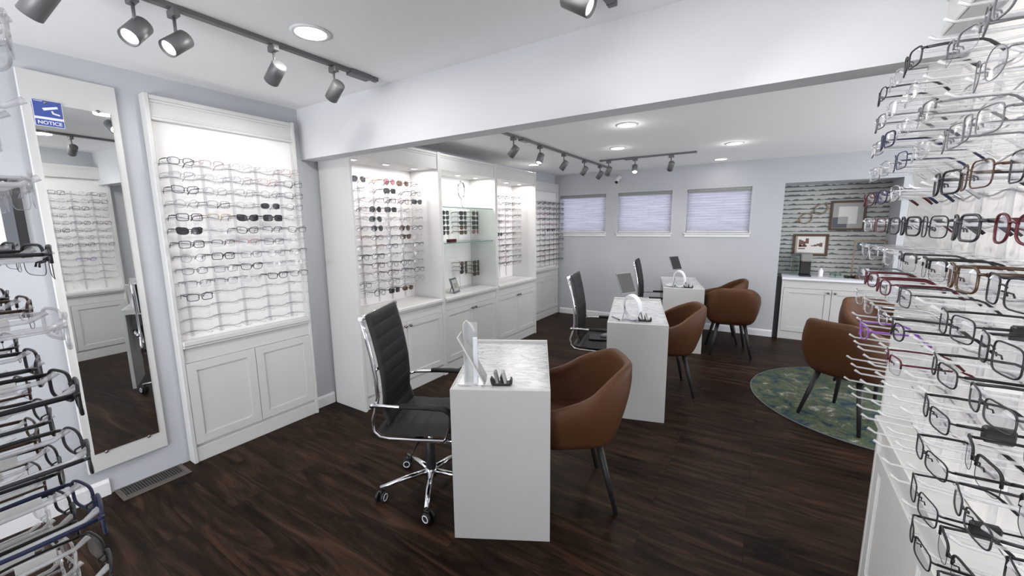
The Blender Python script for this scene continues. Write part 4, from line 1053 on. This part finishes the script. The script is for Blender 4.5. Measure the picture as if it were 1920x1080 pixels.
# ------------------------------------------------------------------ tan tub chairs (face +x locally, back at -x)
def tub_mesh():
    mb = MB(); mb.smooth = True
    NT, NS = 40, 12; amax = rad(128)
    prof = [(0.0, 0.74), (0.05, 0.80), (0.14, 0.85), (0.30, 0.90), (0.50, 0.955), (0.70, 1.0), (0.85, 1.01), (1.0, 0.985)]
    def pk(s):
        for i in range(1, len(prof)):
            if s <= prof[i][0]: f = (s-prof[i-1][0])/(prof[i][0]-prof[i-1][0]); return prof[i-1][1]*(1-f)+prof[i][1]*f
        return prof[-1][1]
    def sm(e0, e1, x): x = max(0, min(1, (x-e0)/(e1-e0))); return x*x*(3-2*x)
    def pt(th, s, off):
        top = 0.805-0.150*sm(rad(30), rad(92), abs(th))-0.045*sm(rad(80), rad(128), abs(th))
        z0 = 0.385; z = z0+s*(top-z0)
        k = pk(s)
        e = 3.8; c, sn = math.cos(th), math.sin(th)
        rr = (abs(c)**e+abs(sn)**e)**(-1/e)
        bx, by = 0.275-off, 0.300-off
        x = -bx*rr*c*k; y = by*rr*sn*k
        if abs(th) < rad(70): x -= 0.06*s*math.cos(th)*(1-sm(rad(30), rad(70), abs(th)))
        nar = 1-0.20*sm(0.35, 1.0, s)*(1-sm(rad(40), rad(75), abs(th)))
        y *= nar
        return Vector((x, y, z))
    ring = []
    for i in range(NT+1):
        th = -amax+2*amax*i/NT; col = []
        for j in range(NS+1): col.append(pt(th, j/NS, 0.0))
        topo = pt(th, 1, 0.0); topi = pt(th, 1, 0.042)
        col.append((topo*0.75+topi*0.25)+Vector((0, 0, 0.012))); col.append((topo*0.25+topi*0.75)+Vector((0, 0, 0.012)))
        for j in range(NS, -1, -1):
            q = pt(th, j/NS, 0.042); col.append(q)
        ring.append(col)
    m_ = len(ring[0])
    for c in ring: mb.v += [tuple(q) for q in c]
    for i in range(NT):
        for j in range(m_-1): mb.face([i*m_+j, (i+1)*m_+j, (i+1)*m_+j+1, i*m_+j+1])
        mb.face([i*m_+m_-1, (i+1)*m_+m_-1, (i+1)*m_, i*m_])
    for i in (0, NT):
        b = i*m_
        for j in range(m_//2-1): mb.face([b+j, b+j+1, b+m_-2-j, b+m_-1-j])
    return mb
TUB = tub_mesh().mesh('tub_shell'); TUB.materials.append(M['tan'])
def rounded_plate(hx, hy, z0, z1, e=3.5, r=0.02, cx=0.0, n=36):
    mb = MB(); mb.smooth = True
    rings = [(1-r*1.5/hx, z0), (1, z0+r), (1, z1-r), (1-r*0.6/hx, z1-r*0.25), (1-r*2/hx, z1)]
    for k, z in rings:
        for i in range(n):
            t = 2*PI*i/n; c, s = math.cos(t), math.sin(t)
            mb.v.append((cx+hx*k*math.copysign(abs(c)**(2/e), c), hy*k*math.copysign(abs(s)**(2/e), s), z))
    for q in range(len(rings)-1):
        for i in range(n):
            j = (i+1) % n; mb.face([q*n+i, q*n+j, (q+1)*n+j, (q+1)*n+i])
    mb.face(list(range(n))[::-1]); mb.face([(len(rings)-1)*n+i for i in range(n)])
    return mb
def tub_chair_proto(label, pos, a, z=0.0):
    t = thing('armchair', label, 'armchair', (*pos, z), a, 'tan leather tub chairs')
    o = bpy.data.objects.new('tub_shell', TUB); COL.objects.link(o); o.parent = t
    rounded_plate(0.225, 0.215, 0.372, 0.40, cx=0.02).build('seat_base', 'tan', t)
    rounded_plate(0.245, 0.232, 0.402, 0.472, cx=0.025, r=0.028).build('seat_cushion', 'tan', t)
    for sx, sy in ((-1, -1), (-1, 1), (1, -1), (1, 1)):
        MB().tube([(0.01+sx*0.15, sy*0.14, 0.374), (0.01+sx*0.235, sy*0.215, 0.0)], [0.021, 0.012], 12).build('leg', 'legblk', t)
    return t
tp = tub_chair_proto('tan leather tub chair tucked against the right side of the nearest desk', (-0.905, 2.02), a1+PI+rad(6))
def tub(label, pos, a, z=0.0):
    c = copy_tree(tp); c.location = (*pos, z); c.rotation_euler = (0, 0, a); c['label'] = label; return c
tub('tan leather tub chair at the right side of the middle desk', (-0.768, 3.885), a2+PI+rad(8))
tub('tan tub chair with its flat back to the camera, right of the furthest desk', (-0.345, 5.43), rad(102))
tub('tan tub chair mostly hidden at the furthest desk, against the far wall', (-0.525, 5.985), rad(190))
tub('tan tub chair on the round rug, back towards the camera', (0.60, 3.94), rad(54.5), 0.0105)
tub('tan tub chair at the back of the rug, in front of the white coffee cabinet', (0.93, 4.80), rad(-60), 0.0105)
# rug
rg = thing('round_rug', 'round green and blue abstract rug under the two tan chairs at right', 'rug', (0.87, 4.40, 0))
MB().lathe([(0.925, 0.0005), (0.93, 0.004), (0.925, 0.009), (0.30, 0.0095), (0.001, 0.0095)], n=96).build('pile', 'rug', rg)
rr_ = [(0.927*math.cos(q), 0.927*math.sin(q), 0.0055) for q in [2*PI*i/96 for i in range(96)]]
MB().tube(rr_, 0.005, 6, closed=True).build('bound_edge', 'slate', rg)

# ------------------------------------------------------------------ niche: coffee cabinet and what stands on it
nc = thing('coffee_cabinet', 'low white cabinet in the wallpapered niche', 'cabinet', (0.175, 6.445, 0))
Wn = NX1-0.175-0.006; ht = 0.83
MB().box(0, Wn, 0.02, 0.50, 0.0, ht-0.03).box(0, 0.022, -0.012, 0.02, 0, ht-0.03, 0.002).box(Wn-0.022, Wn, -0.012, 0.02, 0, ht-0.03, 0.002).build('body', 'white', nc)
MB().box(-0.004, Wn, -0.03, 0.52, ht-0.028, ht, 0.003).build('worktop', 'signw', nc)
MB().box(0.024, Wn-0.024, 0.004, 0.019, ht-0.135, ht-0.03).build('top_rail', 'white', nc)
MB().box(0.024, Wn-0.024, 0.010, 0.019, 0, 0.10).build('plinth', 'white', nc)
for i in range(2):
    wd = (Wn-0.048)/2; d = MB(); shaker(d, 0.024+i*wd+0.003, 0.024+(i+1)*wd-0.003, 0.11, ht-0.14, 0.0, 0.06)
    do = d.build('door', 'white', nc); knob(do, 0.024+i*wd+(wd-0.035 if i == 0 else 0.035), 0.0, ht-0.175)
struct('niche_gap_shade', MB().box(NX0+0.001, 0.168, YF+0.01, YF+0.06, 0, ht), 'darkgap')  # dark panel standing in for the shade of the gap beside the cabinet
NZt = ht
def np(x, y): return (x, y, NZt)
# coffee machine
cm = thing('coffee_machine', 'black single-serve coffee machine with a water tank on the white cabinet', 'coffee machine', np(0.37, 6.76))
MB().box(-0.005, 0.125, -0.14, 0.14, 0, 0.02, 0.004).box(0.0, 0.12, -0.02, 0.13, 0.02, 0.30, 0.008).build('body', 'black', cm)
MB().box(-0.003, 0.123, -0.14, 0.13, 0.20, 0.305, 0.014).build('brew_head', 'pewter', cm)
MB().box(-0.11, -0.008, -0.06, 0.12, 0.0, 0.27, 0.010).build('water_tank', 'glass', cm)
MB().box(-0.11, -0.008, -0.06, 0.12, 0.272, 0.29, 0.006).build('tank_lid', 'slate', cm)
hs = thing('soap_bottle', 'small white pump bottle on the cabinet beside the coffee machine', 'bottle', np(0.60, 6.72))
MB().lathe([(0.026, 0), (0.028, 0.01), (0.028, 0.085), (0.012, 0.10), (0.010, 0.115), (0.001, 0.116)], n=20).build('bottle', 'signw', hs)
MB().tube([(0, 0, 0.115), (0, 0, 0.145), (0.03, 0, 0.145)], 0.005, 8).build('pump', 'pewter', hs)
ts = thing('sweetener_rack', 'small clear box of sachets on the cabinet', 'box', np(0.75, 6.70))
MB().box(-0.06, 0.06, -0.04, 0.04, 0, 0.003).box(-0.06, 0.06, -0.04, -0.037, 0.003, 0.06).box(-0.06, 0.06, 0.037, 0.04, 0.003, 0.06).box(-0.06, -0.057, -0.037, 0.037, 0.003, 0.06).box(0.057, 0.06, -0.037, 0.037, 0.003, 0.06).build('tray', 'glass', ts)
MB().box(-0.05, -0.01, -0.03, 0.03, 0.004, 0.05, 0.002).box(0.005, 0.045, -0.03, 0.03, 0.004, 0.055, 0.002).build('sachets', 'matbd', ts)
kf = thing('table_frame_sign', 'thin gold open frame stand on the cabinet with a dark patterned strip', 'stand', np(0.93, 6.80))
f_ = MB(); f_.box(-0.01, 0.005, -0.006, 0.006, 0, 0.47, 0.002).box(0.295, 0.31, -0.006, 0.006, 0, 0.47, 0.002).box(-0.01, 0.31, -0.006, 0.006, 0.47, 0.485, 0.002); f_.build('stand_frame', 'gold', kf)
MB().box(0.02, 0.28, -0.004, 0.004, 0.37, 0.455, 0.002).build('patterned_strip', 'slate', kf)
tr_ = thing('wood_tray', 'small brown wooden box on the cabinet under the white cup', 'box', np(1.03, 6.66))
MB().box(-0.085, 0.085, -0.05, 0.05, 0, 0.045, 0.003).build('box_body', 'walnut', tr_)
cp = thing('cup_stack', 'white paper cup upturned on the brown wooden box', 'cup', (1.045, 6.66, NZt+0.045))
MB().lathe([(0.042, 0), (0.044, 0.006), (0.041, 0.010), (0.030, 0.10), (0.001, 0.101)], n=24).build('cup', 'signw', cp)
kt = thing('creamer_jar', 'round white lidded jar on the right end of the cabinet', 'jar', np(1.165, 6.64))
MB().lathe([(0.045, 0), (0.055, 0.01), (0.058, 0.06), (0.040, 0.10), (0.030, 0.105)], n=24).build('jar', 'signw', kt)
MB().lathe([(0.034, 0.106), (0.034, 0.118), (0.010, 0.125), (0.013, 0.14), (0.001, 0.145)], n=20).build('lid', 'pewter', kt)
bk = thing('coffee_pods', 'dark heap of coffee pods on the cabinet beside the wooden box', 'pods', np(0.90, 6.72)); bk['kind'] = 'stuff'
pb = MB()
for i in range(9):
    pb.lathe([(0.014, 0), (0.020, 0.022), (0.020, 0.024), (0.001, 0.025)], ((i % 3)*0.036-0.036, (i//3)*0.036-0.036, 0.0 if i % 2 else 0.003), 12)
pb.build('pods', 'black', bk)
# pictures on the wallpaper
def wall_pic(label, x0, x1, z0, z1, fmat, inner):
    t = thing('framed_picture', label, 'picture', ((x0+x1)/2, NB, z0))
    hw = (x1-x0)/2; h = z1-z0; b = 0.028
    MB().box(-hw, hw, -0.022, 0, 0, b, 0.003).box(-hw, hw, -0.022, 0, h-b, h, 0.003).box(-hw, -hw+b, -0.022, 0, b, h-b, 0.003).box(hw-b, hw, -0.022, 0, b, h-b, 0.003).build('frame', fmat, t)
    MB().box(-hw+b, hw-b, -0.010, -0.001, b, h-b).build('mat', inner[0], t)
    for (a, b_, c, d, m_, nm) in inner[1]: MB().box(-hw+a*2*hw, -hw+b_*2*hw, -0.0125-0.001*inner[1].index((a, b_, c, d, m_, nm)), -0.010, c*h, d*h).build(nm, m_, t)
    return t
wall_pic('upper picture in a walnut frame with a letter and small print, on the striped wallpaper', 0.655, 1.03, 1.435, 1.825, 'walnut',
         ('matbd', [(0.09, 0.50, 0.09, 0.44, 'slate', 'dark_print'), (0.24, 0.76, 0.22, 0.80, 'paper', 'letter'), (0.24, 0.52, 0.22, 0.46, 'matbd', 'photo')]))
t_ = wall_pic('lower picture in a walnut frame with a reddish town sketch, on the striped wallpaper', 0.275, 0.672, 1.088, 1.386, 'walnut',
         ('beige', [(0.13, 0.90, 0.14, 0.88, 'paper', 'sketch_sheet')]))
sk = MB()
for (a, b_, c, d) in ((0.17, 0.24, 0.40, 0.74), (0.24, 0.30, 0.52, 0.70), (0.30, 0.36, 0.46, 0.66), (0.36, 0.45, 0.56, 0.80), (0.20, 0.40, 0.40, 0.50), (0.16, 0.36, 0.30, 0.35), (0.60, 0.68, 0.44, 0.52), (0.68, 0.76, 0.46, 0.56), (0.76, 0.84, 0.42, 0.60), (0.52, 0.60, 0.44, 0.48)):
    w_, h_ = 0.397, 0.298; sk.box(-w_/2+a*w_, -w_/2+b_*w_, -0.0145, -0.0125, c*h_, d*h_)
sk.build('sketch', 'sepia', t_)
# wire eyeglasses wall ornament
orn = thing('wall_ornament', 'large bronze wire eyeglasses ornament hung aslant on the wallpaper', 'ornament', (0.475, NB-0.012, 1.66), 0)
Ra = Matrix.Rotation(rad(-38), 4, 'Y')
om = MB()
for sx in (-1, 1): om.tube([(sx*0.10+0.075*math.cos(q), 0, 0.062*math.sin(q)) for q in [2*PI*i/28 for i in range(28)]], 0.008, 8, closed=True)
om.tube([(-0.03, 0, 0.02), (0, -0.004, 0.032), (0.03, 0, 0.02)], 0.007, 8); om.tube([(-0.172, 0, 0.02), (-0.19, -0.002, 0.03), (-0.20, 0, 0.015)], 0.012, 8); om.tube([(0.172, 0, 0.02), (0.19, -0.002, 0.03), (0.20, 0, 0.015)], 0.012, 8)
om.xf(Ra).build('wire_frame', 'gold', orn)
# small mirror on the right display board
sm_ = thing('display_mirror', 'square grey mirror panel on the board of the right edge display', 'mirror', (0.488, 0.98, 1.62))
MB().box(-0.004, 0, -0.14, 0.14, 0, 0.42, 0.001).build('mirror_glass', 'mirror', sm_)
print('EYEWEAR', NG[0])
